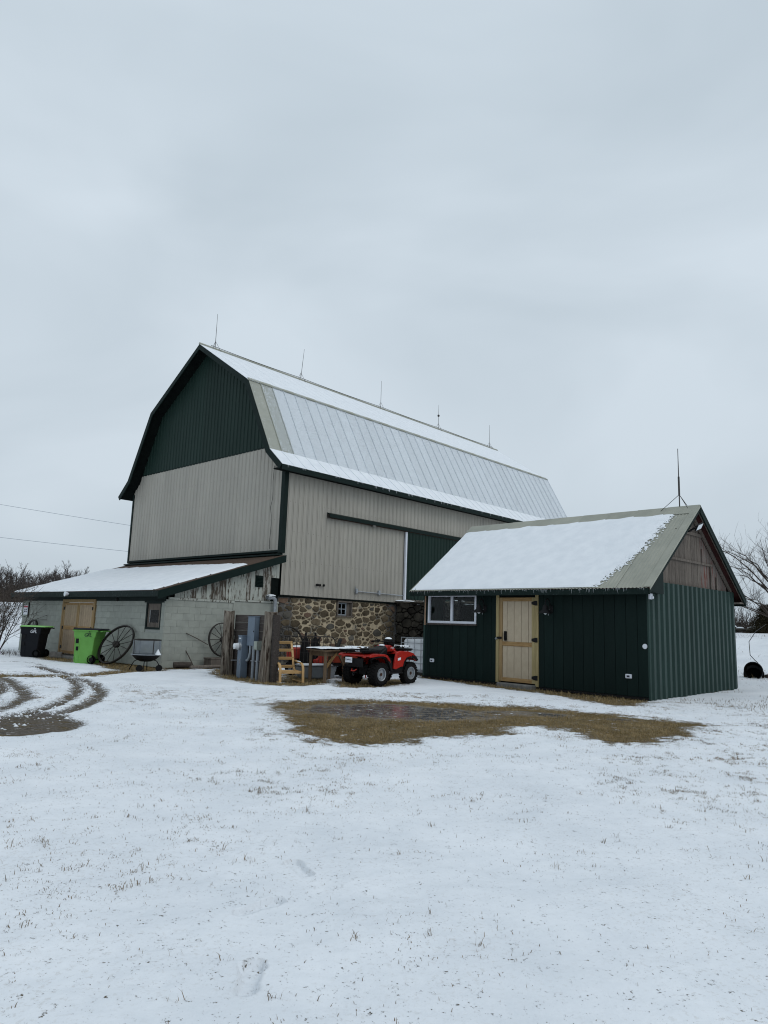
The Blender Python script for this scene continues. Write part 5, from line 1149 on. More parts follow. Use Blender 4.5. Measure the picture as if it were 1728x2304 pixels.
snow_sheet('table_snow', 'flat cap of snow on the rough wooden table', (TC[0].x, TC[0].y, zt_), tuple(du/lu), tuple(dv/lv_), lu, lv_, .03, lambda a, b: np.minimum(np.minimum(a-.0, lu-.0-a), np.minimum(b+.0, lv_*.93-b))+(fbm(a, b, 5, 2)-.55)*.05+.03, .045, 3)
# ------------------------------------------------------------------ iron railing panel leaning behind the chair
rl = thing('iron_railing', 'dark wrought iron railing panel standing behind the armchair and table', 'railing', (-2.82, 19.55, gh(-2.8, 19.6)), atan2(.62, 1.35))
RLn = 1.62
MB().tube([(0, 0, 1.08), (RLn, 0, 1.08)], .016, 6).build('top_rail', m_iron, rl); MB().tube([(0, 0, .30), (RLn, 0, .30)], .014, 6).build('bottom_rail', m_iron, rl); MB().tube([(0, 0, .93), (RLn, 0, .93)], .010, 6).build('mid_rail', m_iron, rl)
for i in range(15):
    x_ = .03+i*(RLn-.06)/14; MB().tube([(x_, 0, .02 if i in (0, 14, 7) else .30), (x_, 0, 1.08)], .011 if i in (0, 14) else .008, 5).build('bar', m_iron, rl)
for i in range(7):
    x_ = .14+i*.22; MB().tube([(x_+.05*cos(t_), 0, 1.005+.05*sin(t_)) for t_ in np.linspace(0, 2*pi, 11)], .006, 4).build('scroll', m_iron, rl)
MB().tube([(RLn, .02, 1.08), (RLn+.10, .05, 1.0), (RLn+.20, .1, .70), (RLn+.22, .1, .10)], .018, 6).build('end_stay', m_iron, rl, True)
for (px__, py__, lab) in ((-2.12, 20.55, 'black folded garden chair behind the railing, nearer the armchair'), (-1.86, 20.75, 'black folded garden chair behind the railing, nearer the table')):
    fc = thing('folded_chair', lab, 'chair', (px__, py__, gh(px__, py__)), .3, 'folded chairs behind the railing')
    MB().prism([(-.10, 0, .15), (.10, 0, .15), (.11, 0, .80), (.08, 0, .98), (.03, 0, 1.05), (.025, 0, 1.18), (-.025, 0, 1.18), (-.03, 0, 1.05), (-.08, 0, .98), (-.11, 0, .8)], (0, .05, 0)).build('backrest', m_black, fc, bevel=.01); MB().box(-.12, .12, -.05, -.004, .2, .62).build('seat', m_black, fc, bevel=.01)
    for s_ in (-1, 1): MB().tube([(s_*.12, -.06, -.03), (s_*.13, .0, .5), (s_*.11, .02, 1.0)], .012, 6).build('leg', m_black, fc)
# grey trough
tr = thing('grey_trough', 'low pale grey trough on the ground behind the table legs', 'trough', (-1.72, 19.72, gh(-1.7, 19.7)-.02), .45)
mb = MB(); mb.hexa([(-.45, -.22, 0), (.45, -.22, 0), (.45, .22, 0), (-.45, .22, 0)], [(-.52, -.28, .33), (.52, -.28, .33), (.52, .28, .33), (-.52, .28, .33)]); mb.build('shell', m_conduit, tr, bevel=.03); MB().box(-.54, .54, -.30, .30, .33, .36).build('lip', m_galv, tr, bevel=.01); mb = MB().box(-.48, .48, -.24, .24, .361, .375); tag(mb.build('snow_fill', m_snow, tr), kind='stuff')
# ------------------------------------------------------------------ wheels shared by the machines
def tyre(parent, x, y, z, R, wd, rimR, rim_m, out, lugs=22):
    mb = MB(); h = wd/2; mb.lathe([(rimR, -h*.9), (R*.86, -h), (R*.96, -h*.8), (R*.97, 0), (R*.96, h*.8), (R*.86, h), (rimR, h*.9)], 32, 'y', (x, y, z))
    for k in range(lugs):
        a = 2*pi*k/lugs
        for s_ in (-1, 1):
            aa = a+(pi/lugs if s_ > 0 else 0); q = MB().box(-.030, .030, min(0.0, s_*h*.98), max(0.0, s_*h*.98), R*.93, R*1.03)
            q.xf(Matrix.Rotation(s_*.35, 4, 'Z')); q.xf(Matrix.Translation((x, y, z)) @ Matrix.Rotation(aa, 4, 'Y')); mb.add(q.v, q.f)
    t_ = mb.build('tyre', m_rubber, parent, True)
    o_ = out*h
    pr = [(rimR*1.02, .9*o_), (rimR, .98*o_), (rimR*.92, .92*o_), (rimR*.88, .5*o_), (rimR*.62, .45*o_), (rimR*.58, .62*o_), (rimR*.30, .62*o_), (rimR*.28, .8*o_), (0, .82*o_)]
    MB().lathe(pr, 26, 'y', (x, y, z)).build('rim', rim_m, t_, True, angle=30)
    mb = MB(); mb.lathe([(rimR*.30, .65*o_), (rimR*.26, .84*o_), (0, .86*o_)], 12, 'y', (x, y, z)); mb.build('hub', m_rust, t_)
    mb = MB()
    for k in range(4): a = k*pi/2+.4; mb.lathe([(.014, 0), (.012, out*.012), (0, out*.013)], 6, 'y', (x+rimR*.44*cos(a), y+.62*o_, z+rimR*.44*sin(a)))
    return t_
# ------------------------------------------------------------------ quad bike (local: +x forward, +y left, origin below the rear axle)
HD = atan2(.76, .65)
qb = thing('quad_bike', 'red quad bike with snow dusted racks parked by the shed', 'quad bike', (-.33, 18.06, gh(-.3, 18.2)-.005), HD); qb.scale = (.95, .95, .95)
WB, TR_ = 1.26, .44
for s_ in (-1, 1):
    tyre(qb, 0, s_*TR_, .285, .29, .26, .165, m_galv, s_); tyre(qb, WB, s_*TR_, .285, .29, .21, .165, m_galv, s_)
def shell(name, pts, y0, y1, th, mat, inset=0., bev=.012, label=None):
    """bent sheet following pts (x,z), from y0 to y1"""
    mb = MB(); n = len(pts); P = [Vector((p[0], 0, p[1])) for p in pts]
    for i, p in enumerate(P):
        d = (P[min(i+1, n-1)]-P[max(i-1, 0)]).normalized(); nr = Vector((-d.z, 0, d.x))
        for (yy, k) in ((y0, 0), (y1, 0), (y1, 1), (y0, 1)): q = p-nr*(th*k); mb.v.append((q.x, yy, q.z))
    for i in range(n-1):
        for j in range(4): mb.f.append((i*4+j, i*4+(j+1) % 4, (i+1)*4+(j+1) % 4, (i+1)*4+j))
    mb.f += [(3, 2, 1, 0), tuple(4*(n-1)+j for j in range(4))]
    return mb.build(name, mat, qb, True, bevel=bev, angle=30)
# rear mudguard: a wide deck with a rolled lip over each tyre
deck = shell('rear_mudguard', [(-.485, .735), (-.47, .775), (-.38, .80), (-.15, .80), (.10, .80), (.24, .76), (.33, .66), (.38, .55)], -.56, .56, .035, m_red)
for s_ in (-1, 1):
    y_ = s_*.56
    MB().prism([(-.47, y_, .72), (-.42, y_, .785), (-.15, y_, .80), (.10, y_, .80), (.24, y_, .76), (.34, y_, .65), (.36, y_, .56), (.30, y_, .63), (.22, y_, .71), (.08, y_, .745), (-.15, y_, .745), (-.36, y_, .72)], (0, -s_*.05, 0)).build('mudguard_lip', m_red, qb, bevel=.008)
    MB().prism([(-.33, s_*.50, .66), (-.1, s_*.50, .70), (.1, s_*.50, .70), (.22, s_*.5, .66), (.33, s_*.5, .52), (.40, s_*.5, .36), (.48, s_*.5, .33), (.50, s_*.5, .5), (.42, s_*.5, .70), (.2, s_*.5, .76), (-.3, s_*.5, .74)], (0, -s_*.06, 0)).build('inner_arch', m_black, qb)
shell('rear_panel', [(-.45, .45), (-.47, .55), (-.47, .68)], -.30, .30, .03, m_black)
# front mudguards and the big side panels
shell('front_mudguard', [(.86, .80), (.98, .86), (1.15, .86), (1.32, .82), (1.46, .74), (1.52, .63)], -.55, .55, .035, m_red)
for s_ in (-1, 1):
    y_ = s_*.55
    MB().prism([(.50, y_, .42), (.55, y_, .62), (.62, y_, .84), (.80, y_, .88), (1.0, y_, .87), (1.15, y_, .86), (1.35, y_, .81), (1.50, y_, .68), (1.48, y_, .60), (1.38, y_, .67), (1.22, y_, .70), (1.06, y_, .66), (.96, y_, .56), (.93, y_, .47), (.80, y_, .46), (.60, y_, .40)], (0, -s_*.06, 0)).build('side_panel', m_red, qb, bevel=.01)
    MB().prism([(.66, s_*.548, .69), (.78, s_*.548, .71), (.78, s_*.548, .645), (.66, s_*.548, .625)], (0, s_*.008, 0)).build('panel_sticker', m_print_w, qb)
    MB().box(.30, .92, min(s_*.26, s_*.54), max(s_*.26, s_*.54), .285, .325).build('footboard', m_black, qb, bevel=.008)
    MB().prism([(.42, s_*.5, .32), (.92, s_*.5, .32), (.95, s_*.5, .46), (.60, s_*.5, .41)], (0, -s_*.12, 0)).build('lower_panel', m_black, qb)
    mb = MB(); mb.lathe([(1, 0), (.7, .8), (0, 1.0)], 8); mb.v = [(x_*.12+.5, y_*.08+s_*.42, z_*.02+.325) for x_, y_, z_ in mb.v]; tag(mb.build('footboard_snow', m_snow, qb, True), kind='stuff')
    MB().tube([(-.2, s_*.16, .30), (.5, s_*.18, .28), (1.3, s_*.16, .32)], .025, 6).build('frame_rail', m_black, qb); MB().tube([(0, s_*.35, .285), (.02, s_*.12, .30)], .02, 6).build('axle', m_black, qb)
    MB().tube([(.03, s_*.30, .30), (-.06, s_*.22, .66)], .035, 8).build('shock', m_black, qb, True); MB().tube([(.12, s_*.12, .32), (0, s_*.32, .25)], .02, 6).build('suspension_arm', m_black, qb)
    MB().tube([(WB, s_*.35, .285), (WB, s_*.12, .30)], .02, 6).build('axle', m_black, qb)
MB().box(-.12, .30, -.15, .15, .24, .52).build('gearcase', m_black, qb, bevel=.03); MB().box(.30, 1.0, -.2, .2, .26, .66).build('engine', m_black, qb, bevel=.03); MB().box(1.0, 1.36, -.2, .2, .30, .76).build('front_frame', m_black, qb, bevel=.03)
MB().tube([(-.1, .2, .50), (-.35, .22, .55), (-.48, .22, .56)], .055, 10).build('exhaust', m_iron, qb, True)
MB().tube([(-.44, -.08, .40), (-.50, -.05, .36), (-.50, .05, .36), (-.44, .08, .40)], .016, 6).build('tow_hitch', m_redold2, qb)
for s_ in (-1, 1):          # black flares, mud flaps and front guard
    MB().prism([(.28, s_*.57, .62), (.36, s_*.57, .56), (.44, s_*.57, .36), (.36, s_*.57, .37), (.31, s_*.57, .50), (.24, s_*.57, .60)], (0, -s_*.08, 0)).build('rear_flare', m_black, qb)
    MB().prism([(1.22, s_*.565, .70), (1.38, s_*.565, .67), (1.49, s_*.565, .60), (1.53, s_*.565, .64), (1.44, s_*.565, .73), (1.28, s_*.565, .765)], (0, -s_*.1, 0)).build('front_flare', m_black, qb)
    MB().prism([(.93, s_*.56, .47), (.97, s_*.56, .57), (1.07, s_*.56, .67), (1.22, s_*.56, .70), (1.22, s_*.56, .74), (1.04, s_*.56, .71), (.93, s_*.56, .60), (.88, s_*.56, .47)], (0, -s_*.08, 0)).build('arch_flare', m_black, qb)
    MB().tube([(1.40, s_*.2, .42), (1.56, s_*.22, .50), (1.58, s_*.22, .74), (1.46, s_*.22, .90)], .016, 6).build('front_guard', m_black, qb, True)
    MB().tube([(.84, s_*.05, 1.08), (.80, s_*.16, .98), (.90, s_*.2, .80)], .007, 4).build('cable', m_black, qb)
    MB().tube([(-.42, s_*.30, .88), (-.44, s_*.30, .74), (-.38, s_*.24, .58)], .013, 5).build('rack_stay', m_black, qb)
MB().box(.26, .5, -.505, -.44, .40, .62).build('side_cover', m_black, qb, bevel=.02)
# seat and fuel pod
MB().prism([(-.12, -.17, .82), (-.10, -.17, .92), (.05, -.17, .945), (.25, -.17, .93), (.42, -.17, .93), (.62, -.17, 1.0), (.68, -.17, .97), (.60, -.17, .80), (.2, -.17, .76)], (0, .34, 0)).build('seat', m_seat, qb, True, bevel=.045, angle=25)
MB().prism([(.30, -.24, .78), (.42, -.24, .86), (.60, -.24, .96), (.60, -.24, .62), (.48, -.24, .40), (.36, -.24, .42)], (0, .48, 0)).build('tank_cover', m_black, qb, bevel=.02)
MB().prism([(.58, -.20, .90), (.66, -.20, 1.02), (.80, -.20, 1.01), (.98, -.20, .93), (1.05, -.20, .85), (.6, -.20, .82)], (0, .40, 0)).build('fuel_pod', m_red, qb, True, bevel=.03, angle=25)
for s_ in (-1, 1): MB().prism([(.60, s_*.215, 1.0), (.66, s_*.215, .98), (.90, s_*.40, .80), (.84, s_*.40, .79)], (0, s_*.02, 0)).build('pod_strip', m_red, qb)
MB().box(.74, .90, -.21, -.2005, .93, .955).build('pod_lettering', m_print_w, qb)
# steering
MB().tube([(.88, 0, .90), (.80, 0, 1.08)], .025, 8).build('steering_stem', m_black, qb)
MB().tube([(.66, -.40, 1.09), (.74, -.26, 1.12), (.80, -.10, 1.10), (.80, .10, 1.10), (.74, .26, 1.12), (.66, .40, 1.09)], .014, 7).build('handlebar', m_black, qb, True)
for s_ in (-1, 1):
    MB().tube([(.66, s_*.41, 1.09), (.72, s_*.28, 1.115)], .022, 8).build('grip', m_rubber, qb, True); MB().tube([(.75, s_*.24, 1.13), (.71, s_*.38, 1.12)], .007, 5).build('brake_lever', m_black, qb); MB().box(.70, .80, s_*.22-.03, s_*.22+.03, 1.09, 1.16).build('control_block', m_black, qb, bevel=.01)
hp = MB(); hp.prism([(.82, -.13, 1.04), (.84, -.13, 1.17), (.94, -.13, 1.19), (1.04, -.13, 1.10), (1.04, -.13, 1.0), (.92, -.13, .98)], (0, .26, 0)); hp.build('headlight_pod', m_black, qb, True, bevel=.03, angle=25)
mb = MB(); mb.lathe([(1, 0), (.8, .6), (.3, .95), (0, 1)], 12); mb.v = [(x_*.09+.90, y_*.11, z_*.05+1.175) for x_, y_, z_ in mb.v]; tag(mb.build('pod_snow', m_snow, qb, True), kind='stuff')
mb = MB(); mb.lathe([(1, 0), (.8, .6), (.3, .95), (0, 1)], 12); mb.v = [(x_*.06+.62, y_*.10, z_*.04+1.0) for x_, y_, z_ in mb.v]; tag(mb.build('seat_snow', m_snow, qb, True), kind='stuff')
MB().lathe([(0, -.02), (.05, 0), (.055, .05), (0, .05)], 12, 'x', (1.02, 0, 1.05)).build('headlight', m_lens, qb, True)
# racks: tubular frame with a solid plastic tray edge
def rack(x0, x1, y0, y1, z, name):
    r0 = MB().box(x0, x1, y0, y1, z-.05, z-.012).build(name, m_black, qb, bevel=.02)
    MB().tube([(x0, y0, z), (x1, y0, z), (x1, y1, z), (x0, y1, z), (x0, y0, z)], .018, 7).build('rack_tube', m_black, r0, True)
    for k in range(4):
        yy = y0+(y1-y0)*(k+.5)/4; MB().tube([(x0, yy, z), (x1, yy, z)], .009, 5).build('rack_bar', m_black, r0)
rack(-.50, -.02, -.50, .50, .885, 'rear_rack'); rack(1.0, 1.44, -.42, .42, .92, 'front_rack')
for (x0, x1, y0, y1, z, sd_) in ((-.47, -.05, -.2, .46, .89, 1), (1.03, 1.4, -.3, .36, .925, 2)):
    u = Vector((cos(HD), sin(HD), 0)); v = Vector((-sin(HD), cos(HD), 0)); o_ = qb.location+u*x0+v*y0+Vector((0, 0, z))
    so_ = snow_sheet('rack_snow', ('patchy snow on the rear rack of the quad bike' if sd_ == 1 else 'patchy snow on the front rack of the quad bike'), tuple(o_), tuple(u), tuple(v), x1-x0, y1-y0, .025, lambda a, b: fbm(a+sd_, b, 7, 3)-.42, .03, sd_)
MB().box(-.525, -.519, -.33, -.13, .855, .88).build('rack_badge', m_black, qb)
Mp = lambda x_, y_, z_: frame((x_, y_, z_), (0, -1, 0), (0, 0, 1))
text_mesh('POLARIS', .042, m_print_w, 'rack_lettering', qb, Mp(-.527, -.16, .868), .1)
pt = MB().box(-.520, -.512, .02, .26, .56, .70).build('number_plate', m_print_w, qb, bevel=.003); MB().box(-.522, -.519, .05, .23, .555, .562).build('plate_bracket', m_black, pt)
text_mesh('234MCC', .058, m_print_k, 'plate_number', pt, Mp(-.523, .14, .635), 0)
for s_ in (-1, 1): MB().box(-.485, -.465, s_*.36-.05, s_*.36+.05, .70, .75).build('tail_light', m_redold2, qb, bevel=.008)
# ------------------------------------------------------------------ caged tote between the quad bike and the shed
to = thing('caged_tote', 'white plastic tote in a grey wire cage against the left side of the shed', 'tote', (*sw(.42, 7.68), -.02), RZS)
MB().box(.03, .97, -.52, .52, .13, 1.08).build('tank', m_tote, to, True, bevel=.06)
for x_ in (.05, .5, .95): MB().box(x_-.04, x_+.04, -.55, .55, 0, .10).build('pallet_block', m_iron, to)
MB().box(0, 1, -.56, .56, .10, .125).build('pallet_deck', m_galv, to)
for z_ in (.16, .36, .56, .76, .96, 1.12):
    MB().tube([(-.01, -.56, z_), (1.01, -.56, z_), (1.01, .56, z_), (-.01, .56, z_), (-.01, -.56, z_)], .011, 5).build('hoop_bar', m_galv, to)
for k in range(5):
    a = -.56+k*.28; MB().tube([(-.012, a, .12), (-.012, a, 1.12)], .010, 5).build('upright_bar', m_galv, to); MB().tube([(1.012, a, .12), (1.012, a, 1.12)], .010, 5).build('upright_bar', m_galv, to)
    b = .0+k*.25; MB().tube([(b, .562, .12), (b, .562, 1.12)], .010, 5).build('upright_bar', m_galv, to); MB().tube([(b, -.562, .12), (b, -.562, 1.12)], .010, 5).build('upright_bar', m_galv, to)
# ------------------------------------------------------------------ red riding mower and red cart behind the table
mw = thing('riding_mower', 'red riding mower with amber lamp half hidden behind the railing and table', 'mower', (-1.95, 21.0, gh(-2, 21)-.02), .15)
MB().prism([(-.75, -.26, .42), (-.75, -.26, .66), (-.55, -.26, .76), (.0, -.26, .80), (.05, -.26, .45)], (0, .52, 0)).build('hood', m_redold2, mw, True, bevel=.04)
MB().prism([(.0, -.42, .44), (.12, -.42, .46), (.2, -.42, .64), (.45, -.42, .72), (.8, -.42, .68), (.9, -.42, .50), (.55, -.42, .46), (.5, -.42, .34), (.0, -.42, .32)], (0, .84, 0)).build('rear_fender', m_redold2, mw, True, bevel=.03)
MB().prism([(.25, -.2, .72), (.75, -.2, .72), (.85, -.2, 1.05), (.77, -.2, 1.05), (.68, -.2, .80), (.25, -.2, .78)], (0, .4, 0)).build('seat', m_seat, mw, True, bevel=.03)
MB().tube([(.0, 0, .75), (.14, 0, .98)], .02, 6).build('steering_column', m_black, mw); MB().tube([(.14+.16*cos(a)*.5, .16*sin(a), .98+.16*cos(a)*.6) for a in np.linspace(0, 2*pi, 15)], .014, 6).build('steering_wheel', m_black, mw, True)
MB().box(-.1, .35, -.5, .5, .12, .26).build('cutting_deck', m_redold2, mw, bevel=.04); MB().box(-.7, .7, -.18, .18, .2, .42).build('chassis', m_black, mw, bevel=.02)
for s_ in (-1, 1):
    MB().lathe([(.0, -.03), (.045, -.02), (.055, .03), (0, .04)], 10, 'y', (-.70, s_*.20, .64)).build('amber_lamp', m_amber, mw, True)
    for (x_, R) in ((.6, .24), (-.6, .17)): tyre(mw, x_, s_*.38, R, R, .17, R*.5, m_conduit, s_, 16)
mb = MB(); mb.lathe([(1, 0), (.8, .7), (.3, 1), (0, 1.05)], 12); mb.v = [(x_*.3-.35, y_*.22, z_*.05+.77) for x_, y_, z_ in mb.v]; tag(mb.build('hood_snow', m_snow, mw, True), kind='stuff')
ct = thing('yard_cart', 'faded orange red yard cart with snow on top left of the quad bike', 'cart', (-.86, 20.05, gh(-.9, 20)-.02), .35)
mb = MB(); mb.hexa([(-.50, -.30, .42), (.50, -.30, .42), (.50, .30, .42), (-.50, .30, .42)], [(-.58, -.38, .66), (.58, -.38, .66), (.58, .38, .66), (-.58, .38, .66)]); mb.build('tub', m_orange, ct, bevel=.015); MB().box(-.6, .6, -.4, .4, .66, .69).build('lip', m_orange, ct, bevel=.01)
MB().box(-.5, .5, -.28, .28, .34, .419).build('under_frame', m_black, ct)
for s_ in (-1, 1): tyre(ct, 0, s_*.36, .22, .22, .14, .1, m_redold2, s_, 16)
MB().tube([(-.5, 0, .36), (-.9, 0, .34), (-1.05, 0, .30)], .022, 6).build('drawbar', m_black, ct); MB().tube([(.45, -.1, .35), (.5, -.1, -.0)], .018, 5).build('prop', m_redold2, ct)
MB().tube([(-.5, -.22, .74), (.5, -.22, .75)], .06, 10).build('tarp_roll', m_cedar, ct, True)
mb = MB(); mb.lathe([(1, 0), (.9, .5), (.5, .9), (0, 1)], 16); mb.v = [(x_*.52, y_*.30+.05, z_*.16+.69) for x_, y_, z_ in mb.v]; tag(mb.build('cart_snow', m_snow, ct, True), kind='stuff')
# ------------------------------------------------------------------ bare trees and brush
class Tubes:
    def __init__(s): s.V = []; s.F = []; s.n = 0
    def add(s, pts, r0, r1, k=4):
        P = np.array(pts, float); m = len(P); D = np.gradient(P, axis=0); D /= np.linalg.norm(D, axis=1)[:, None]+1e-9
        ref = np.array([.3, .5, .81]); A = np.cross(D, ref); A /= np.linalg.norm(A, axis=1)[:, None]+1e-9; B_ = np.cross(D, A)
        rr = np.linspace(r0, r1, m)[:, None, None]; t = np.arange(k)*2*pi/k
        ring = P[:, None, :]+rr*(A[:, None, :]*np.cos(t)[None, :, None]+B_[:, None, :]*np.sin(t)[None, :, None]); s.V.append(ring.reshape(-1, 3))
        i = np.arange(m-1)[:, None]*k; j = np.arange(k)[None, :]; j2 = (j+1) % k
        s.F.append(np.stack([i+j, i+j2, i+k+j2, i+k+j], -1).reshape(-1, 4)+s.n); s.n += m*k
    def obj(s, name, mat, parent=None): return link(name, quickmesh(name, np.concatenate(s.V), np.concatenate(s.F), mat), parent)
def grow(r, tk, cr, p, d, L, rad, lev, maxlev, kids, wig, droop, updraft, rmin, spread):
    n = 5 if lev < 2 else 4; pts = [p]; d = d/np.linalg.norm(d)
    for i in range(n):
        d = d+r.normal(0, wig, 3)+np.array([0, 0, updraft-droop*(i/n)]); d /= np.linalg.norm(d); pts.append(pts[-1]+d*L/n)
    (tk if lev < 2 else cr).add(pts, rad, max(rad*.5, rmin*.6), 6 if lev == 0 else 5 if lev == 1 else 3)
    if lev >= maxlev: return
    for k in range(kids[lev]):
        f = .25+.75*(k+r.rand())/kids[lev]; f = min(f, .98) if lev else max(f, .35); i = min(int(f*n), n-1); q = pts[i]+(pts[i+1]-pts[i])*(f*n-i)
        dd = pts[i+1]-pts[i]; dd = dd/np.linalg.norm(dd); a = r.normal(0, 1, 3); a -= dd*(a@dd); a /= np.linalg.norm(a)
        an = spread*(.7+.6*r.rand()); nd = dd*cos(an)+a*sin(an)
        grow(r, tk, cr, q, nd, L*(.50+.25*r.rand())*(1-.35*f), max(rad*.50, rmin), lev+1, maxlev, kids, wig*1.15, droop, updraft, rmin, spread)
def tree_meshes(seed, H, r0, maxlev, kids, wig=.10, droop=0., updraft=.08, rmin=.006, spread=.75):
    r = np.random.RandomState(seed); tk, cr = Tubes(), Tubes()
    grow(r, tk, cr, np.array([0, 0, -.1]), np.array([r.normal(0, .05), r.normal(0, .05), 1.]), H*.72, r0, 0, maxlev, kids, wig, droop, updraft, rmin, spread)
    return tk, cr
def make_tree(name, label, loc, tkcr, mt, mc, group=None, cat='tree', sc=1., rz=0):
    t = thing(name, label, cat, loc, rz, group); t.scale = (sc,)*3; tkcr[0].obj('trunk', mt, t); tkcr[1].obj('crown', mc, t); return t
# the far wood on the left
protos = [tree_meshes(40+i, 8.0, .16, 4, [9, 7, 5, 4], .12, 0, .10, .013, .62) for i in range(3)]
pt_ = [make_tree('bare_tree', 'bare grey tree in the far wood left of the lean-to', (-60-8*i, 105, 0), protos[i], m_fartwig, m_fartwig, 'bare trees of the far wood') for i in range(3)]
rr_ = random.Random(17); first = [True]*3; spots = []
for i in range(40):
    a = -.635+.245*i/39+rr_.uniform(-.008, .008); dd = 92+rr_.random()*38; spots.append((dd*sin(a), dd*cos(a), .80+.34*rr_.random()-.10*(i > 18)))
for i, (x_, y_, s_) in enumerate(spots):
    k = i % 3
    if first[k]: o = pt_[k]; first[k] = False
    else: o = copy_tree(pt_[k])
    o.location = (x_, y_, -.2); o.rotation_euler.z = rr_.random()*6.28; o.scale = (s_*.95, s_*.95, s_)
lone = [(-.468, 118, .98, 'broad bare tree standing at the right end of the far wood'), (-.445, 128, 1.0, 'bare tree just left of the snowy lean-to roof edge'), (-.372, 150, 1.22, 'pale bare treetop rising behind the lean-to roof next to the barn')]
for i, (a, dd, s_, lab) in enumerate(lone):
    o = copy_tree(pt_[i]); o.location = (dd*sin(a), dd*cos(a), 0); o.scale = (s_*1.2, s_*1.2, s_); o['label'] = lab
    del o['group']
def brush_mass(name, label, P, h0, h1, mat, seed, rad=.03, per=5):
    r = np.random.RandomState(seed); tb_ = Tubes()
    for (x_, y_, z_) in P:
        for k in range(per):
            b = np.array([x_+r.normal(0, .5), y_+r.normal(0, .5), z_-.1]); d = np.array([r.normal(0, .35), r.normal(0, .35), 1.]); h = h0+(h1-h0)*r.rand()
            m = b+d*h*.5+r.normal(0, .12, 3)*h*.3; tb_.add([b, m, b+d*h+r.normal(0, .2, 3)*h*.4], rad, rad*.3, 3)
            for q in range(3): e0 = b+(m-b)*(.3+.7*r.rand()); tb_.add([e0, e0+np.array([r.normal(0, .4), r.normal(0, .4), .5])*h*.4], rad*.6, rad*.2, 3)
    return tag(tb_.obj(name, mat), label, 'brush', kind='stuff')
rs = np.random.RandomState(5)
P = []
for i in range(2600):
    a = -.66+.30*rs.rand(); dd = 90+46*rs.rand(); P.append((dd*sin(a), dd*cos(a), 0))
brush_mass('woodland_brush', 'tangled dark undergrowth of the far wood on the left', P, 1.5, 5.6, m_brush, 6, .04, 4)
# a low far tree line behind everything
P = []
for i in range(900):
    a = -.34+1.1*rs.rand(); dd = 260+40*rs.rand(); P.append((dd*sin(a), dd*cos(a), 1.2))
brush_mass('far_tree_line', 'low dark line of trees along the far horizon', P, 2, 5.0, m_brush, 7, .35, 3)
# shrub at the left end of the lean-to
r = np.random.RandomState(77); sh = thing('bare_shrub', 'bare many stemmed shrub left of the black bin', 'shrub', (-13.85, 25.9, 0)); tk, cr = Tubes(), Tubes()
for k in range(13):
    a = r.rand()*6.28; grow(r, tk, cr, np.array([.14*cos(a), .14*sin(a), -.05]), np.array([.45*cos(a)*r.rand()*1.6, .45*sin(a)*r.rand()*1.6, 1.]), 1.5+1.1*r.rand(), .02, 1, 3, [0, 8, 5], .13, 0, .03, .006, .7)
tk.obj('stem', m_bark, sh); cr.obj('crown', m_twig, sh)
P = [(-13.8+.9*rs.randn()*.7, 25.4+.5*rs.randn(), 0) for i in range(60)]
brush_mass('fallen_brush', 'low pile of dead twigs and leaves under the shrub', P, .1, .28, m_brush, 9, .010, 5)
# orchard tree with arching limbs on the right
r = np.random.RandomState(23); at = thing('arching_tree', 'bare old tree with arching branches on the slope right of the shed', 'tree', (16.35, 29.3, gh(16.35, 29.3))); tk, cr = Tubes(), Tubes()
tk.add([(0, 0, -.2), (.02, .03, .4), (-.05, 0, .9), (0, .05, 1.5), (.05, .1, 2.1)], .15, .09, 8)
def twigs(P, L, n, lev=0, rad=.010):
    P = np.array(P)
    for k in range(n):
        f = .15+.85*r.rand(); i = min(int(f*(len(P)-1)), len(P)-2); q = P[i]+(P[i+1]-P[i])*(f*(len(P)-1)-i); d = P[i+1]-P[i]; d = d/np.linalg.norm(d)
        nd = d*.55+np.array([r.normal(0, .55), r.normal(0, .55), .15+.75*r.rand()]); nd /= np.linalg.norm(nd); l = L*(.4+.9*r.rand()); bend = np.array([r.normal(0, .15), r.normal(0, .15), -.12 if r.rand() < .5 else .15])
        Q = [q, q+nd*l*.35, q+nd*l*.7+bend*l*.25, q+nd*l+bend*l*.7]; cr.add(Q, rad, rad*.4, 3)
        if lev < 1: twigs(Q, L*.5, 4, lev+1, rad*.65)
for k in range(21):
    a = r.rand()*6.28 if k > 9 else pi+r.normal(0, .6); z0 = .3+1.7*r.rand(); R = 1.6+1.7*r.rand(); hgt = .5+1.9*r.rand()+(.5 if z0 > 1.2 else 0)
    P = [(0, 0, z0)]
    for i in range(1, 7): f = i/6; P.append((cos(a)*R*f+r.normal(0, .04), sin(a)*R*f+r.normal(0, .04), z0+hgt*sin(f*pi*(.52+.12*r.rand()))-.05*f))
    tk.add(P, .032, .008, 5); twigs(P, 1.0, 9, 0, .007)
for k in range(9):
    a = r.rand()*6.28; P = [(0, 0, 1.6)]+[(cos(a)*.5*f+r.normal(0, .05), sin(a)*.5*f+r.normal(0, .05), 1.6+2.3*f) for f in (.3, .6, 1)]; tk.add(P, .028, .007, 5); twigs(P, .9, 7, 0, .006)
tk.obj('trunk', m_bark, at); cr.obj('crown', m_twig, at)
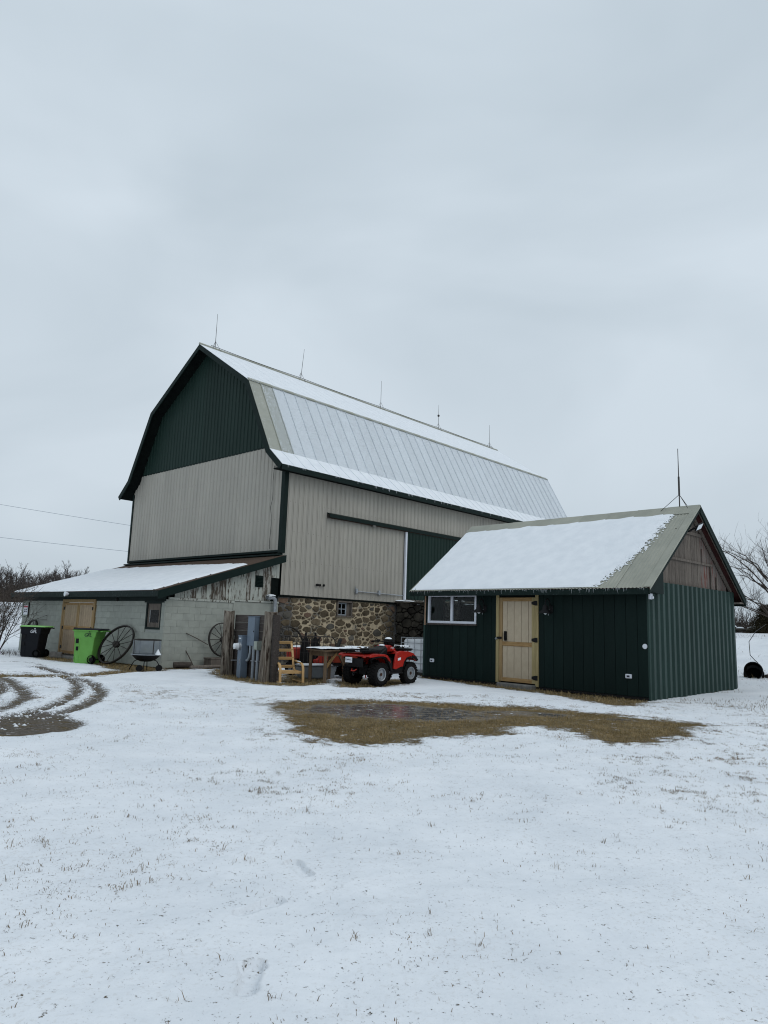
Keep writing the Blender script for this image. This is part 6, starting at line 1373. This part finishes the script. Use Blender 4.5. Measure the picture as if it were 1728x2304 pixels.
# evergreen shrub at the tree's foot
r = np.random.RandomState(8); n = 9000
ph = r.rand(n)*6.28; zz = r.rand(n)**1.2; rad = (1-.75*zz)*(.75+.25*np.sin(ph*5))*np.sqrt(.35+.65*r.rand(n))
Cc = np.stack([rad*np.cos(ph)*.75, rad*np.sin(ph)*.75, zz*1.9], 1)+r.normal(0, .05, (n, 3))
d1 = r.normal(0, 1, (n, 3)); d1[:, 2] += .8; d1 /= np.linalg.norm(d1, axis=1)[:, None]; d2 = np.cross(d1, r.normal(0, 1, (n, 3))); d2 /= np.linalg.norm(d2, axis=1)[:, None]
V = np.stack([Cc-d2*.012, Cc+d2*.012, Cc+d1*.13], 1).reshape(-1, 3); Fq = np.arange(3*n).reshape(-1, 3)
V *= np.array([1.15, 1.15, .62])
ce = thing('cedar_bush', 'dull brown green cedar bush at the right edge under the arching tree', 'bush', (16.35, 30.1, gh(16.35, 30.1))); link('crown', quickmesh('crown', V, Fq, m_cedar), ce); MB().tube([(0, 0, -.1), (0, 0, .9)], [.05, .02], 6).build('trunk', m_bark, ce)
P = [(14.0+6.5*rs.rand(), 32.0+2.5*rs.rand(), 1.6) for i in range(150)]
brush_mass('slope_brush', 'dense dark brush behind the stone row on the right', P, .5, 1.5, m_brush, 10, .014, 7)
# row of field stones with snow, top of the slope
random.seed(44)
for i in range(22):
    x_ = 13.6+i*.28+random.uniform(-.1, .1); y_ = 30.9+random.uniform(-.35, .35)-.02*i; s_ = .18+.17*random.random(); z_ = gh(x_, y_)
    mb = MB(); mb.lathe([(0, -.3), (.85, -.2), (1, .15), (.75, .6), (.3, .85), (0, .9)], 10)
    mb.v = [(a*s_*(1.1+.5*random.random()*.5), b*s_*(1+.3*random.random()), c*s_*.8) for a, b, c in mb.v]
    st_ = thing('field_stone', 'dark snow topped field stone in the row at the top of the slope', 'stone', (x_, y_, z_), random.random()*6, 'field stones along the top of the slope'); st_.location.z += .10
    mb.build('rock', m_dkstone, st_, True)
    mb = MB(); mb.lathe([(1, 0), (.8, .35), (.3, .55), (0, .6)], 10); mb.v = [(a*s_*.9, b*s_*.85, c*s_*.5+s_*.5) for a, b, c in mb.v]; tag(mb.build('snow_cap', m_snow, st_, True), kind='stuff')
# black tub on its side near the corner of the shed
TX, TY = 10.62, 20.35; tz = gh(TX, TY)
tub = thing('black_tub', 'round black tub tipped on its side in the snow right of the shed', 'tub', (TX, TY, tz+.20), atan2(-TX, TY)-.15)
MB().lathe([(.225, -.16), (.245, -.16), (.25, -.12), (.23, .0), (.20, .22), (0, .24)], 24, 'y').build('shell', m_black, tub, True); MB().lathe([(.225, -.16), (.21, .0), (.18, .20), (0, .205)], 24, 'y').build('lining', m_dkback, tub, True)
MB().lathe([(.20, .0), (.27, -.02), (.27, .03), (.2, .03)], 20, 'y', (-.02, .05, -.12)).build('base_ring', m_black, tub, True)
MB().tube([(.12, -.1, .22), (.02, .0, .30), (-.10, .1, .42), (-.16, .4, .80), (-.14, 1.5, 1.10), (-.05, 3.0, 1.35)], .010, 5).build('cord', m_black, tub)
mb = MB(); mb.lathe([(1, 0), (.8, .5), (0, .8)], 12); mb.v = [(a*.16+.03, b*.15+.02, c*.05+.215) for a, b, c in mb.v]; tag(mb.build('snow_cap', m_snow, tub, True), kind='stuff')
log('short dark piece of wood beside the black tub', (TX+.28, TY-.1, tz+.05), (TX+.62, TY+.02, tz+.07), .06)
P = [(TX+.25+.3*rs.randn(), TY+.1+.25*rs.randn(), tz) for i in range(16)]
brush_mass('tub_weeds', 'dead weeds and straw around the black tub', P, .06, .22, m_straw, 12, .006, 6)
# power lines on the left, strung past the back of the barn
def wire(label, a, b):
    a, b = Vector(a), Vector(b); pts = []
    for i in range(17): f = i/16; p = a+(b-a)*f; p.z -= 1.0*4*f*(1-f)*.5; pts.append(p)
    return MB().tube(pts, .014, 4).build('power_line', m_grey, label=label, cat='power line', group='power lines left of the barn')
wire('upper thin power line left of the barn', (-57.5, 62, 14.3), (2, 74, 7.9)); wire('lower thin power line left of the barn', (-57.5, 62, 10.2), (2, 74, 6.6))

# ------------------------------------------------------------------ churned snow clods beside the wheel tracks
rc_ = np.random.RandomState(61); VV, FF, nn_ = [], [], 0
base = np.array([(1, 0, 0), (-1, 0, 0), (0, 1, 0), (0, -1, 0), (0, 0, 1), (0, 0, -.6)], float); fc_ = np.array([(0, 2, 4), (2, 1, 4), (1, 3, 4), (3, 0, 4), (2, 0, 5), (1, 2, 5), (3, 1, 5), (0, 3, 5)])
for pts, wd in TRK[:4]:
    P = np.array(pts)
    for k in range(170):
        i = rc_.randint(len(P)-1); f = rc_.rand(); q = P[i]+(P[i+1]-P[i])*f; d = P[i+1]-P[i]; d /= np.linalg.norm(d); off = (wd*.5+abs(rc_.normal(0, .16)))*(1 if rc_.rand() < .65 else -1)
        x_, y_ = q[0]+d[1]*off, q[1]-d[0]*off; r0 = .008+.024*rc_.rand()**2.5
        VV.append(base*(1+.35*rc_.randn(6, 1))*r0*np.array([1.2, 1.2, .8])+np.array([x_, y_, gh(x_, y_)+r0*.2])); FF.append(fc_+nn_); nn_ += 6
tag(link('snow_clods', quickmesh('snow_clods', np.concatenate(VV), np.concatenate(FF), m_snow)), 'crumbs of churned snow along the curved wheel tracks', 'snow', kind='stuff')
